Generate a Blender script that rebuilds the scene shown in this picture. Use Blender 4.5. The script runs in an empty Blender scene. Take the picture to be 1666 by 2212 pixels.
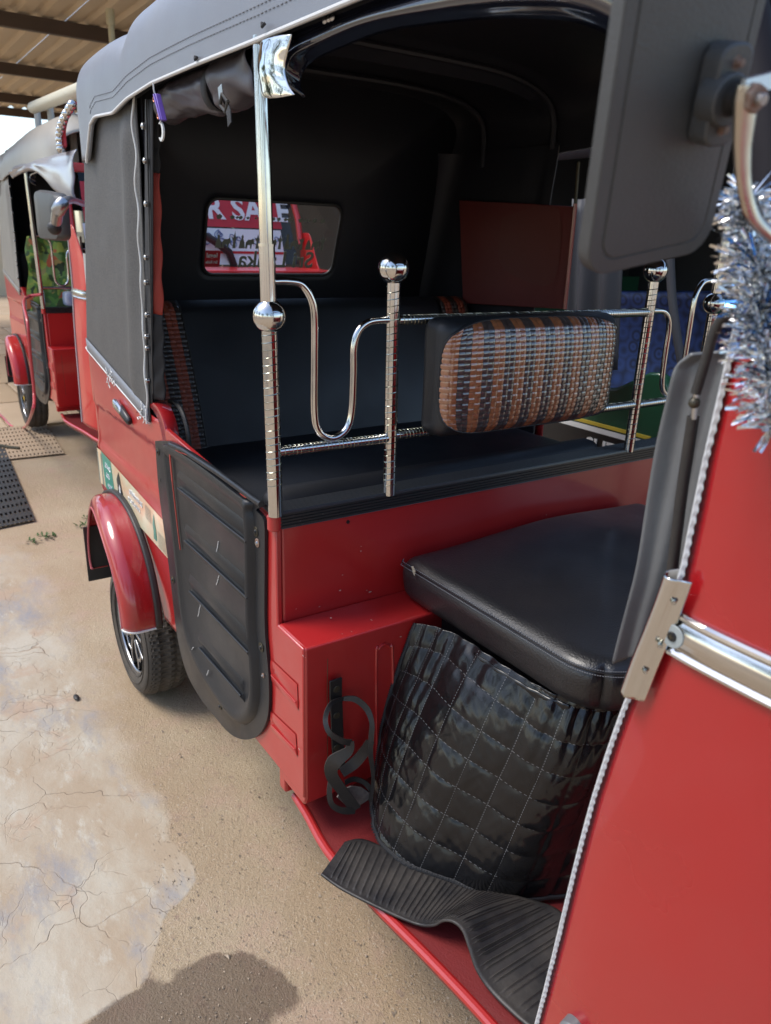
import bpy, math, random
from mathutils import Vector, Matrix
random.seed(4)
C = bpy.context.scene.collection
sc = bpy.context.scene
# ------------------------------------------------------------------ camera
FPX = 1655.0; CX, CY = 833.0, 1106.0
CAM = Vector((1.12198, -0.53863, 1.33777))
RT = ((0.55572623, 0.2940883, -0.777612), (0.83080528, -0.16212368, 0.53242699), (0.03051123, -0.9419278, -0.33442649))
cam = bpy.data.cameras.new('camera'); camo = bpy.data.objects.new('camera', cam); C.objects.link(camo)
right = Vector((RT[0][0], RT[1][0], RT[2][0])); down = Vector((RT[0][1], RT[1][1], RT[2][1])); fwd = Vector((RT[0][2], RT[1][2], RT[2][2]))
rm = Matrix((right, -down, -fwd)).transposed().to_4x4()
camo.matrix_world = Matrix.Translation(CAM) @ rm
cam.sensor_fit = 'AUTO'; cam.sensor_width = 36; cam.lens = 36*FPX/2212.0
cam.clip_start = 0.02; cam.clip_end = 400
cam.dof.use_dof = True; cam.dof.focus_distance = 1.35; cam.dof.aperture_fstop = 8.0
sc.camera = camo
# ------------------------------------------------------------------ light
SUN_DIR = Vector((-0.45, -0.72, 1.25)).normalized()
w = bpy.data.worlds.new('World'); sc.world = w; w.use_nodes = True
nt = w.node_tree; nt.nodes.clear()
wo = nt.nodes.new('ShaderNodeOutputWorld'); bg = nt.nodes.new('ShaderNodeBackground'); sky = nt.nodes.new('ShaderNodeTexSky')
sky.sky_type = 'NISHITA'; sky.sun_disc = False
sky.sun_elevation = math.asin(SUN_DIR.z); sky.sun_rotation = math.atan2(SUN_DIR.x, SUN_DIR.y)
sky.air_density = 1.0; sky.dust_density = 1.2; sky.ozone_density = 1.0
bg.inputs['Strength'].default_value = 0.15
nt.links.new(sky.outputs[0], bg.inputs['Color']); nt.links.new(bg.outputs[0], wo.inputs['Surface'])
sun = bpy.data.lights.new('sun', 'SUN'); suno = bpy.data.objects.new('sun', sun); C.objects.link(suno)
sun.energy = 1.5; sun.angle = math.radians(25); sun.color = (1, .95, .87)
suno.rotation_euler = SUN_DIR.to_track_quat('Z', 'Y').to_euler()
sc.view_settings.view_transform = 'Standard'; sc.view_settings.look = 'None'
sc.view_settings.exposure = 1.03; sc.view_settings.gamma = 1.0; sc.view_settings.use_curve_mapping = False
sc.cycles.max_bounces = 8; sc.cycles.use_denoising = True

# ------------------------------------------------------------------ helpers
def at(px, py, x=None, y=None, z=None):
    """point of the place seen in direction (px,py), on the real plane x=, y= or z="""
    a = (px-CX, py-CY, FPX)
    r = Vector([sum(RT[i][k]*a[k] for k in range(3)) for i in range(3)])
    if x is not None: t = (x-CAM.x)/r.x
    elif y is not None: t = (y-CAM.y)/r.y
    else: t = (z-CAM.z)/r.z
    return CAM + r*t
def Z7(x, y): return ((200+x/1.5145)/1.844, (1700+y/1.5145)/1.844)
def Z8(x, y): return ((340+x/2.192)/1.844, (1500+y/2.192)/1.844)
def lerp(a, b, t): return a+(b-a)*t
def sstep(a, b, x):
    t = max(0, min(1, (x-a)/(b-a))); return t*t*(3-2*t)
def cat(pts, n):
    """Catmull-Rom through pts, n samples per segment"""
    P = [Vector(p) for p in pts]; out = []
    for i in range(len(P)-1):
        p0 = P[max(i-1, 0)]; p1 = P[i]; p2 = P[i+1]; p3 = P[min(i+2, len(P)-1)]
        for k in range(n):
            t = k/n
            out.append(.5*((2*p1)+(p2-p0)*t+(2*p0-5*p1+4*p2-p3)*t*t+(3*p1-p0-3*p2+p3)*t*t*t))
    out.append(P[-1]); return out
def along(pts, t):
    """point at fraction t of a polyline by index"""
    f = t*(len(pts)-1); i = min(int(f), len(pts)-2); return pts[i].lerp(pts[i+1], f-i)
def nz(x, y=0, z=0):
    from mathutils import noise
    return noise.noise(Vector((x, y, z)))

class MB:
    def __init__(s): s.v = []; s.f = []; s.m = []; s.uv = {}
    def add(s, vs, fs, mi=0):
        o = len(s.v); s.v += [Vector(q) for q in vs]
        s.f += [tuple(i+o for i in f) for f in fs]; s.m += [mi]*len(fs); return s
    def box(s, a, b, mi=0):
        x0, y0, z0 = a; x1, y1, z1 = b
        return s.add([(x0,y0,z0),(x1,y0,z0),(x1,y1,z0),(x0,y1,z0),(x0,y0,z1),(x1,y0,z1),(x1,y1,z1),(x0,y1,z1)],
                     [(3,2,1,0),(4,5,6,7),(0,1,5,4),(1,2,6,5),(2,3,7,6),(3,0,4,7)], mi)
    def grid(s, fn, nu, nv, closeu=False, mi=0):
        vs = [fn(i/nu, j/nv) for j in range(nv+1) for i in range(nu if closeu else nu+1)]
        w_ = nu if closeu else nu+1; fs = []
        for j in range(nv):
            for i in range(nu):
                i2 = (i+1) % w_
                fs.append((j*w_+i, j*w_+i2, (j+1)*w_+i2, (j+1)*w_+i))
        return s.add(vs, fs, mi)
    def tube(s, path, r, seg=12, cap=True, mi=0, closed=False):
        P = [Vector(p) for p in path]; n = len(P); rings = []
        up = None
        for i in range(n):
            if closed: t = (P[(i+1) % n]-P[i-1]).normalized()
            else: t = (P[min(i+1, n-1)]-P[max(i-1, 0)]).normalized()
            if up is None:
                up = t.orthogonal().normalized()
            up = (up-t*up.dot(t)).normalized(); b = t.cross(up)
            rr = r[i] if isinstance(r, (list, tuple)) else r
            rings.append([P[i]+(up*math.cos(2*math.pi*k/seg)+b*math.sin(2*math.pi*k/seg))*rr for k in range(seg)])
        vs = [q for rg in rings for q in rg]; fs = []
        for i in range(n if closed else n-1):
            j = (i+1) % n
            for k in range(seg):
                k2 = (k+1) % seg; fs.append((i*seg+k, i*seg+k2, j*seg+k2, j*seg+k))
        if cap and not closed: fs += [tuple(reversed(range(seg))), tuple(range((n-1)*seg, n*seg))]
        return s.add(vs, fs, mi)
    def sphere(s, c, r, nu=24, nv=14, sc_=(1,1,1), mi=0):
        c = Vector(c)
        return s.grid(lambda u, v: c+Vector((math.sin(math.pi*v)*math.cos(2*math.pi*u)*sc_[0], math.sin(math.pi*v)*math.sin(2*math.pi*u)*sc_[1], -math.cos(math.pi*v)*sc_[2]))*r, nu, nv, True, mi)
    def cyl(s, a, b, r, seg=20, mi=0, r2=None):
        return s.tube([a, b], [r, r if r2 is None else r2], seg, True, mi)
    def prism(s, pts, d, mi=0):
        """planar polygon pts extruded by vector d"""
        d = Vector(d); n = len(pts); P = [Vector(p) for p in pts]
        s.add(P+[p+d for p in P], [tuple(reversed(range(n))), tuple(range(n, 2*n))]+[(i, (i+1) % n, n+(i+1) % n, n+i) for i in range(n)], mi); return s
    def mirror(s, w_=1.2):
        r = MB(); r.v = [Vector((p.x, w_-p.y, p.z)) for p in s.v]; r.f = [tuple(reversed(f)) for f in s.f]; r.m = list(s.m); return r
    def ribbon(s, path, wv, th, mi=0):
        """flat band: wv(i) gives half width vector, th thickness vector per point"""
        P = [Vector(p) for p in path]; vs = []
        for i, p in enumerate(P):
            a = Vector(wv(i) if callable(wv) else wv); b = Vector(th(i) if callable(th) else th)
            vs += [p-a, p+a, p+a+b, p-a+b]
        fs = [(3,2,1,0)]; n = len(P)
        for i in range(n-1):
            for k in range(4): fs.append((i*4+k, i*4+(k+1) % 4, (i+1)*4+(k+1) % 4, (i+1)*4+k))
        fs.append(tuple((n-1)*4+k for k in range(4)))
        return s.add(vs, fs, mi)
    def build(s, name, mats, parent=None, smooth=35, bevel=0, solid=0, uvf=None, seg=2, off=0):
        me = bpy.data.meshes.new(name); me.from_pydata([tuple(p) for p in s.v], [], s.f)
        mats = mats if isinstance(mats, (list, tuple)) else [mats]
        for m in mats: me.materials.append(m)
        if len(mats) > 1: me.polygons.foreach_set('material_index', s.m)
        me.validate(); me.update()
        import bmesh
        bm = bmesh.new(); bm.from_mesh(me); bmesh.ops.remove_doubles(bm, verts=bm.verts, dist=1e-5)
        bmesh.ops.recalc_face_normals(bm, faces=bm.faces); bm.to_mesh(me); bm.free()
        if uvf:
            uvl = me.uv_layers.new(name='UVMap')
            for l in me.loops: uvl.data[l.index].uv = uvf(me.vertices[l.vertex_index].co)
        o = bpy.data.objects.new(name, me); C.objects.link(o)
        if parent: o.parent = parent
        if smooth:
            me.shade_smooth(); me.set_sharp_from_angle(angle=math.radians(smooth))
        if solid:
            md = o.modifiers.new('s', 'SOLIDIFY'); md.thickness = solid; md.offset = off
        if bevel:
            md = o.modifiers.new('b', 'BEVEL'); md.width = bevel; md.segments = seg; md.limit_method = 'ANGLE'; md.angle_limit = math.radians(40)
        return o
def gridobj_uv(fn, nu, nv, name, mats, parent, matfn=None, solid=0, smooth=60, off=0):
    """grid surface with a true UV map u,v"""
    me = bpy.data.meshes.new(name)
    vs = [tuple(fn(i/nu, j/nv)) for j in range(nv+1) for i in range(nu+1)]
    fs = [(j*(nu+1)+i, j*(nu+1)+i+1, (j+1)*(nu+1)+i+1, (j+1)*(nu+1)+i) for j in range(nv) for i in range(nu)]
    me.from_pydata(vs, [], fs)
    for m in (mats if isinstance(mats, (list, tuple)) else [mats]): me.materials.append(m)
    uvl = me.uv_layers.new(name='UVMap')
    for l in me.loops:
        vi = l.vertex_index; uvl.data[l.index].uv = ((vi % (nu+1))/nu, (vi//(nu+1))/nv)
    if matfn:
        for p in me.polygons: p.material_index = matfn((p.index % nu+.5)/nu, (p.index//nu+.5)/nv)
    me.shade_smooth(); me.set_sharp_from_angle(angle=math.radians(smooth))
    o = bpy.data.objects.new(name, me); C.objects.link(o); o.parent = parent
    if solid:
        md = o.modifiers.new('s', 'SOLIDIFY'); md.thickness = solid; md.offset = off
    return o
def thing(name, label, cat_, loc=(0,0,0), rz=0, group=None):
    o = bpy.data.objects.new(name, None); C.objects.link(o); o.location = loc; o.rotation_euler = (0,0,rz)
    o['label'] = label; o['category'] = cat_
    if group: o['group'] = group
    return o
def tag(o, label, cat_, group=None):
    o['label'] = label; o['category'] = cat_
    if group: o['group'] = group
    return o
def struct(o): o['kind'] = 'structure'; return o
def text_mesh(body, size, name, m, parent, M4, bold=0.0, ext=0.0006, shear=0, flipx=False, align='CENTER'):
    cu = bpy.data.curves.new(name, 'FONT'); cu.body = body; cu.size = size; cu.extrude = ext; cu.offset = bold; cu.shear = shear
    cu.align_x = align; cu.resolution_u = 3
    t = bpy.data.objects.new(name, cu); C.objects.link(t)
    bpy.context.view_layer.update()
    me = bpy.data.meshes.new_from_object(t); bpy.data.objects.remove(t)
    if flipx: me.transform(Matrix.Scale(-1, 4, (1,0,0)))
    me.transform(M4); me.materials.clear(); me.materials.append(m)
    o = bpy.data.objects.new(name, me); C.objects.link(o); o.parent = parent; return o

def text_letters(body, size, name, m, parent, M4, bold=0.0, ext=0.0006, align='CENTER'):
    def width(t):
        cu = bpy.data.curves.new('t', 'FONT'); cu.body = t; cu.size = size; o = bpy.data.objects.new('t', cu); C.objects.link(o); bpy.context.view_layer.update()
        r = o.bound_box[6][0]; bpy.data.objects.remove(o); return r
    tot = width(body); x0 = -tot/2 if align == 'CENTER' else 0
    for i, ch in enumerate(body):
        if ch == ' ': continue
        dx = width(body[:i+1])-width(ch)
        text_mesh(ch, size, name, m, parent, M4 @ Matrix.Translation((x0+dx, 0, 0)), bold, ext, align='LEFT')

# ------------------------------------------------------------------ materials
def mat(name, col, rough=.5, metal=0, coat=0, coat_r=.05, bump=None, var=None, spec=.5, wear=None, rvar=None):
    """bump=(scale,strength,detail) var=(scale, col2, contrast) wear=(scale, threshold, col)"""
    m = bpy.data.materials.new(name); m.use_nodes = True; n = m.node_tree.nodes; l = m.node_tree.links
    b = n['Principled BSDF']; b.inputs['Roughness'].default_value = rough; b.inputs['Metallic'].default_value = metal
    b.inputs['Base Color'].default_value = (*col, 1); b.inputs['Coat Weight'].default_value = coat; b.inputs['Coat Roughness'].default_value = coat_r
    b.inputs['Specular IOR Level'].default_value = spec
    tc = n.new('ShaderNodeTexCoord'); out = None
    def noise(s, d=4, r=.5):
        q = n.new('ShaderNodeTexNoise'); q.inputs['Scale'].default_value = s; q.inputs['Detail'].default_value = d; q.inputs['Roughness'].default_value = r
        l.new(tc.outputs['Object'], q.inputs['Vector']); return q.outputs['Fac']
    def ramp(src, a, c, lo=0., hi=1.):
        r = n.new('ShaderNodeMapRange'); r.inputs[1].default_value = a; r.inputs[2].default_value = c; r.inputs[3].default_value = lo; r.inputs[4].default_value = hi
        l.new(src, r.inputs[0]); return r.outputs[0]
    def mix(f, a, c):
        q = n.new('ShaderNodeMix'); q.data_type = 'RGBA'; l.new(f, q.inputs[0])
        for k, vv in ((6, a), (7, c)):
            if isinstance(vv, tuple): q.inputs[k].default_value = (*vv, 1)
            else: l.new(vv, q.inputs[k])
        return q.outputs[2]
    cur = col
    if var:
        f = ramp(noise(var[0], 5, .6), .5-var[2], .5+var[2]); cur = mix(f, cur, var[1])
    if wear:
        f = ramp(noise(wear[0], 6, .7), wear[1], wear[1]+.03); cur = mix(f, cur, wear[2])
    if not isinstance(cur, tuple): l.new(cur, b.inputs['Base Color'])
    if bump:
        bp = n.new('ShaderNodeBump'); bp.inputs['Strength'].default_value = bump[1]; bp.inputs['Distance'].default_value = .001
        l.new(noise(bump[0], bump[2] if len(bump) > 2 else 2), bp.inputs['Height']); l.new(bp.outputs[0], b.inputs['Normal'])
    if rvar:
        l.new(ramp(noise(rvar[0], 4), .35, .65, rough, rvar[1]), b.inputs['Roughness'])
    m['h'] = 1
    return m
M = {}
M['red'] = mat('red_paint', (.41,.013,.013), .38, 0, .8, .12, bump=(60,.05,2), var=(3,(.35,.012,.012),.3), wear=(90,.765,(.5,.25,.2)), rvar=(9,.5))
M['redgloss'] = mat('red_gloss_paint', (.34,.008,.011), .20, 0, 1, .04, bump=(5,.35,2), rvar=(4,.45), wear=(70,.76,(.5,.3,.28)))
M['redfloor'] = mat('red_floor_paint', (.20,.018,.018), .5, 0, .3, .25, bump=(260,.7,3), wear=(30,.70,(.12,.05,.04)), var=(8,(.15,.02,.02),.3))
M['red2'] = mat('red_far_rickshaw', (.55,.014,.014), .4, 0, .7, .12)
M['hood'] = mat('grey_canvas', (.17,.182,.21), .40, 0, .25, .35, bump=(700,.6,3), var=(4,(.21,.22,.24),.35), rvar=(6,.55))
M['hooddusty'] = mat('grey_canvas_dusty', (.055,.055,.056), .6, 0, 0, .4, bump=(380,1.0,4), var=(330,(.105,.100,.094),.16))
M['vinyl'] = mat('black_vinyl', (.012,.013,.016), .42, 0, .1, .3, bump=(300,.25,4), rvar=(7,.55))
M['liner'] = mat('black_liner', (.014,.015,.021), .50, 0, 0, .3, bump=(22,.8,4), spec=.4, var=(4,(.022,.022,.027),.3))
M['seatv'] = mat('seat_vinyl', (.009,.010,.013), .30, 0, .25, .18, bump=(330,.9,4), wear=(75,.745,(.10,.10,.10)), var=(8,(.018,.017,.018),.3), rvar=(7,.46))
M['abs'] = mat('door_plastic', (.006,.008,.012), .36, 0, .15, .25, bump=(520,.4,3), rvar=(9,.48), var=(14,(.014,.015,.017),.35), spec=.36)
M['rubber'] = mat('black_rubber', (.014,.014,.015), .5, 0, 0, .3, bump=(200,.4,3), var=(18,(.035,.030,.026),.3))
M['dusty_rubber'] = mat('dusty_rubber', (.010,.010,.012), .5, 0, 0, .3, bump=(170,.6,4), var=(16,(.055,.048,.042),.22))
M['sillr'] = mat('sill_rubber', (.018,.019,.020), .36, 0, .2, .3, bump=(160,.3,3), wear=(110,.64,(.09,.085,.08)))  # pale dust flecks put in the colour for the ribs' grey highlights
M['pillar'] = mat('pillar_shade_black', (.010,.008,.011), .7, 0, 0, .1, spec=.25)  # pillar colour blackened to sink into the dark beside the mirror
M['chrome'] = mat('chrome', (.62,.61,.59), .07, 1, bump=(40,.04,2), rvar=(30,.16))
M['chromedull'] = mat('chrome_dull', (.5,.49,.48), .2, 1, bump=(60,.2,2), rvar=(20,.36))
M['groove'] = mat('spiral_groove', (.35,.36,.30), .25, 1)
M['greyrub'] = mat('grey_flap_rubber', (.15,.157,.162), .42, 0, .15, .3, bump=(120,.3,3), var=(6,(.085,.088,.092),.3), wear=(120,.74,(.2,.2,.2)))
M['mirror'] = mat('mirror_housing', (.048,.050,.051), .5, 0, .05, .3, bump=(500,.35,3), wear=(55,.715,(.14,.14,.14)), var=(9,(.062,.063,.064),.3))
M['rust'] = mat('rusty_steel', (.16,.06,.03), .75, .3, bump=(260,1,4), var=(120,(.30,.24,.2),.2))
M['darkm'] = mat('dark_metal', (.05,.047,.04), .45, .7, bump=(200,.3,3), var=(60,(.10,.085,.05),.2))
M['white'] = mat('white_piping', (.62,.62,.60), .45, bump=(300,.3,2), wear=(60,.72,(.25,.2,.18)))
M['whiteb'] = mat('white_edge_rubber', (.60,.61,.62), .45, bump=(200,.4,2), wear=(40,.70,(.3,.14,.12)))
M['navygloss'] = mat('dark_gloss_visor', (.010,.011,.020), .12, 0, 1, .04, bump=(14,.5,2), wear=(200,.77,(.15,.15,.17)))
M['weaveb'] = mat('weave_brown', (.21,.060,.022), .42, 0, .35, .15, var=(160,(.13,.036,.016),.35), bump=(300,.3,2))
M['weavek'] = mat('weave_dark', (.020,.015,.014), .42, 0, .35, .15, var=(200,(.05,.035,.030),.3), bump=(300,.3,2))
M['weaver'] = mat('weave_orange', (.36,.070,.030), .5, 0, .1, .3, var=(160,(.15,.03,.016),.35), bump=(300,.3,2))
M['orange'] = mat('orange_webbing', (.36,.035,.020), .6, bump=(350,.6,2), var=(30,(.26,.03,.02),.3))
M['tyre'] = mat('tyre', (.022,.022,.022), .75, bump=(150,.5,3), var=(12,(.10,.08,.06),.3))
M['tread'] = mat('tyre_tread', (.03,.028,.026), .85, bump=(200,.8,3), var=(14,(.12,.09,.06),.28))
M['alloy'] = mat('wheel_alloy', (.42,.43,.45), .3, 1, bump=(100,.1,2))
M['black'] = mat('wheel_black', (.012,.012,.013), .35)
M['yellow'] = mat('yellow_cap', (.65,.42,.03), .5)
M['cream'] = mat('sticker_cream', (.62,.60,.42), .35, 0, .5, .1, var=(14,(.66,.45,.27),.12))
M['greenst'] = mat('sticker_green', (.02,.26,.19), .35, 0, .5, .1)
M['stwhite'] = mat('sticker_white', (.72,.74,.74), .4, 0, .4, .1)
M['stblack'] = mat('sticker_black', (.02,.022,.022), .45)
M['stgrey'] = mat('sticker_grey', (.20,.21,.17), .5)
M['bannerred'] = mat('banner_red', (.48,.02,.03), .45)
M['purple'] = mat('purple_plastic', (.16,.09,.42), .4)
M['copper'] = mat('copper', (.5,.2,.12), .4, .8)
M['webbing'] = mat('black_webbing', (.018,.018,.020), .7, bump=(900,.6,2))
M['nylon'] = mat('grey_nylon', (.080,.070,.082), .45, 0, .1, .3, bump=(45,.9,4), var=(9,(.05,.045,.053),.3))
M['thread'] = mat('grey_thread', (.16,.165,.18), .7)
M['silver'] = mat('tinsel_silver', (.80,.81,.82), .12, 1)
M['blue'] = mat('tinsel_blue', (.10,.28,.62), .15, 1)
M['glass'] = None
def glass(name, col=(1,1,1), rough=0, trans=.9):
    m = bpy.data.materials.new(name); m.use_nodes = True; n = m.node_tree.nodes; l = m.node_tree.links
    n.clear(); o = n.new('ShaderNodeOutputMaterial'); t = n.new('ShaderNodeBsdfTransparent'); g = n.new('ShaderNodeBsdfGlossy'); x = n.new('ShaderNodeMixShader')
    f = n.new('ShaderNodeFresnel'); f.inputs[0].default_value = 1.45
    t.inputs[0].default_value = (*col, 1); g.inputs['Roughness'].default_value = .02
    l.new(f.outputs[0], x.inputs[0]); l.new(t.outputs[0], x.inputs[1]); l.new(g.outputs[0], x.inputs[2]); l.new(x.outputs[0], o.inputs[0]); return m
M['glass'] = glass('window_glass', (.88,.9,.9))
M['screen'] = glass('windscreen_glass', (.35,.38,.36))

# ------------------------------------------------------------------ ground
def ground_mat():
    m = bpy.data.materials.new('yard_concrete'); m.use_nodes = True; n = m.node_tree.nodes; l = m.node_tree.links
    b = n['Principled BSDF']; tc = n.new('ShaderNodeTexCoord')
    def N(s, d=5, r=.55, vec=None):
        q = n.new('ShaderNodeTexNoise'); q.inputs['Scale'].default_value = s; q.inputs['Detail'].default_value = d; q.inputs['Roughness'].default_value = r
        l.new(vec or tc.outputs['Object'], q.inputs['Vector']); return q
    def R(src, a, c, lo=0., hi=1.):
        r = n.new('ShaderNodeMapRange'); r.inputs[1].default_value = a; r.inputs[2].default_value = c; r.inputs[3].default_value = lo; r.inputs[4].default_value = hi
        l.new(src, r.inputs[0]); return r.outputs[0]
    def X(f, a, c):
        q = n.new('ShaderNodeMix'); q.data_type = 'RGBA'; l.new(f, q.inputs[0])
        for k, vv in ((6, a), (7, c)):
            if isinstance(vv, tuple): q.inputs[k].default_value = (*vv, 1)
            else: l.new(vv, q.inputs[k])
        return q.outputs[2]
    def Mth(op, a, c):
        q = n.new('ShaderNodeMath'); q.operation = op
        for k, vv in ((0, a), (1, c)):
            if isinstance(vv, (int, float)): q.inputs[k].default_value = vv
            else: l.new(vv, q.inputs[k])
        return q.outputs[0]
    return m, b, tc, N, R, X, Mth, n, l
def zg(x, y): return (x*.4232, 1572.7+y*.4232)
SCR = [at(*p, z=0) for p in [(-900,1150),(0,1150),(60,1180),(105,1240),(150,1320),(215,1400),(285,1500),(300,1600),(310,1680),(360,1717),(368,1760),(364,1805)]+[zg(*p) for p in ((940,640),(1000,690),(1005,780),(950,860),(900,905),(850,950),(820,1000),(815,1100),(780,1200),(745,1300),(640,1370),(500,1470),(400,1510))]+[(90,2330),(-900,2500)]]
WET = [at(*p, z=0) for p in [zg(*q) for q in ((828,1100),(835,1180),(805,1240),(815,1285),(890,1300),(912,1215),(1000,1182),(1090,1160),(1180,1145),(1290,1160),(1420,1240),(1500,1300),(1535,1370),(1480,1430),(1390,1462),(1372,1520),(1400,1700),(300,1700),(420,1500),(620,1375),(740,1312),(760,1240),(790,1190))]]
def sdist(px, py, P):
    d = 1e9; ins = False; n = len(P)
    for i in range(n):
        ax, ay = P[i].x, P[i].y; bx, by = P[(i+1) % n].x, P[(i+1) % n].y
        dx, dy = bx-ax, by-ay; t = max(0, min(1, ((px-ax)*dx+(py-ay)*dy)/(dx*dx+dy*dy+1e-12))); ex, ey = ax+dx*t-px, ay+dy*t-py; q = ex*ex+ey*ey
        if q < d: d = q
        if (ay > py) != (by > py) and px < (bx-ax)*(py-ay)/(by-ay)+ax: ins = not ins
    d = math.sqrt(d); return d if ins else -d
def yard():
    m, b, tc, N, R, X, Mth, n, l = ground_mat()
    def attr(a): q = n.new('ShaderNodeAttribute'); q.attribute_name = a; return q.outputs['Fac']
    sd = attr('screed'); wd = attr('wet')
    ns = Mth('ADD', Mth('MULTIPLY', Mth('SUBTRACT', N(6,6,.65).outputs['Fac'], .5), .09), Mth('MULTIPLY', Mth('SUBTRACT', N(40,5,.7).outputs['Fac'], .5), .02))
    soft = attr('soft')
    e_ = Mth('ADD', sd, Mth('ADD', Mth('MULTIPLY', ns, Mth('ADD', Mth('MULTIPLY', soft, 3.0), .25)), 0))
    ms = n.new('ShaderNodeMapRange'); ms.inputs[1].default_value = -.003; l.new(e_, ms.inputs[0]); l.new(Mth('ADD', Mth('MULTIPLY', soft, .16), .003), ms.inputs[2]); ms = ms.outputs[0]
    mw = R(Mth('ADD', wd, Mth('MULTIPLY', ns, .8)), -.004, .006)
    # rough aggregate
    c = X(R(N(1.7,6,.6).outputs['Fac'], .35,.65), (.39,.275,.165), (.47,.365,.24))
    c = X(R(N(6,6,.7).outputs['Fac'], .5,.72), c, (.47,.32,.225))
    c = X(R(N(150,4,.7).outputs['Fac'], .57,.72), c, (.62,.53,.41))
    c = X(R(N(210,4,.7).outputs['Fac'], .59,.70), c, (.19,.13,.095))
    c = X(R(N(30,5,.7).outputs['Fac'], .60,.68), c, (.34,.24,.17))
    hr = Mth('ADD', Mth('MULTIPLY', N(230,4,.75).outputs['Fac'], .8), Mth('MULTIPLY', N(70,4,.65).outputs['Fac'], .7))
    # worn screed
    dv = N(3.5,4,.6); vm = n.new('ShaderNodeVectorMath'); vm.operation = 'MULTIPLY_ADD'; vm.inputs[1].default_value = (.30,.30,0)
    l.new(dv.outputs['Color'], vm.inputs[0]); l.new(tc.outputs['Object'], vm.inputs[2])
    def V(s): q = n.new('ShaderNodeTexVoronoi'); q.feature = 'DISTANCE_TO_EDGE'; q.inputs['Scale'].default_value = s; l.new(vm.outputs[0], q.inputs['Vector']); return q.outputs[0]
    cr1 = Mth('MULTIPLY', R(V(3.3), .0005,.006,.75,0), R(N(3.1,5,.7).outputs['Fac'], .42,.60))
    cr2 = Mth('MULTIPLY', R(V(8.5), .001,.012,.55,0), R(N(2.3,5,.7).outputs['Fac'], .46,.62))
    cr3 = Mth('MULTIPLY', R(V(21), .005,.03,.35,0), R(N(4.3,3).outputs['Fac'], .54,.62))
    crack = Mth('MAXIMUM', Mth('MAXIMUM', cr1, cr2), cr3)
    st = n.new('ShaderNodeMapping'); st.inputs['Scale'].default_value = (1.0,2.4,1); st.inputs['Rotation'].default_value = (0,0,.5); l.new(tc.outputs['Object'], st.inputs[0]); so = st.outputs[0]
    k = X(R(N(2.6,6,.62,so).outputs['Fac'], .38,.62), (.37,.285,.195), (.45,.40,.315))
    k = X(R(N(2.1,7,.72,so).outputs['Fac'], .50,.66), k, (.25,.25,.265))
    k = X(R(N(7,7,.7,so).outputs['Fac'], .56,.68), k, (.48,.44,.36))
    k = X(Mth('MULTIPLY', R(N(4.5,6,.6).outputs['Fac'], .55,.62), .7), k, (.41,.29,.20))
    k = X(R(N(120,4,.7).outputs['Fac'], .60,.74), k, (.40,.31,.23))
    k = X(crack, k, (.30,.21,.14))
    hs = Mth('SUBTRACT', Mth('ADD', Mth('MULTIPLY', N(60,6,.7).outputs['Fac'], .22), Mth('MULTIPLY', N(9,5,.6).outputs['Fac'], .5)), Mth('MULTIPLY', crack, .6))
    hs = Mth('ADD', hs, .55)
    col = X(ms, c, k)
    wetc = n.new('ShaderNodeMix'); wetc.data_type = 'RGBA'; wetc.blend_type = 'MULTIPLY'; l.new(Mth('MULTIPLY', mw, 1), wetc.inputs[0]); l.new(col, wetc.inputs[6]); wetc.inputs[7].default_value = (.45,.42,.41,1)
    l.new(wetc.outputs[2], b.inputs['Base Color'])
    l.new(R(mw, 0, 1, .82, .55), b.inputs['Roughness'])
    hh = n.new('ShaderNodeMix'); hh.data_type = 'FLOAT'; l.new(ms, hh.inputs[0]); l.new(hr, hh.inputs[2]); l.new(hs, hh.inputs[3])
    bp = n.new('ShaderNodeBump'); bp.inputs['Strength'].default_value = 1; bp.inputs['Distance'].default_value = .006
    l.new(hh.outputs[0], bp.inputs['Height']); l.new(bp.outputs[0], b.inputs['Normal']); m.name = 'yard_surface'; return m
M['yard'] = yard()
X0, X1, Y0, Y1, ST_ = -5.4, 1.6, -2.0, 1.6, .035
nx = int((X1-X0)/ST_); ny = int((Y1-Y0)/ST_)
me = bpy.data.meshes.new('ground')
xs_ = [-150]+[X0+ST_*i for i in range(nx+1)]+[150]; ys_ = [-150]+[Y0+ST_*i for i in range(ny+1)]+[150]; W_ = len(xs_)
me.from_pydata([(x, y, 0) for y in ys_ for x in xs_], [], [(j*W_+i, j*W_+i+1, (j+1)*W_+i+1, (j+1)*W_+i) for j in range(len(ys_)-1) for i in range(W_-1)])
sA, wA, fA = [], [], []
lowz = at(340,1900,z=0)
for y in ys_:
    for x in xs_:
        far = abs(x) > 50 or abs(y) > 50
        sA.append(-1 if far else max(-.5, min(.5, sdist(x, y, SCR)))); wA.append(-1 if far else max(-.5, min(.5, sdist(x, y, WET))))
        fA.append(sstep(-.25, -1.0, x))
for nm, arr in (('screed', sA), ('wet', wA), ('soft', fA)):
    a = me.attributes.new(nm, 'FLOAT', 'POINT'); a.data.foreach_set('value', arr)
me.materials.append(M['yard']); go_ = bpy.data.objects.new('ground', me); C.objects.link(go_); struct(go_)

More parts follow.
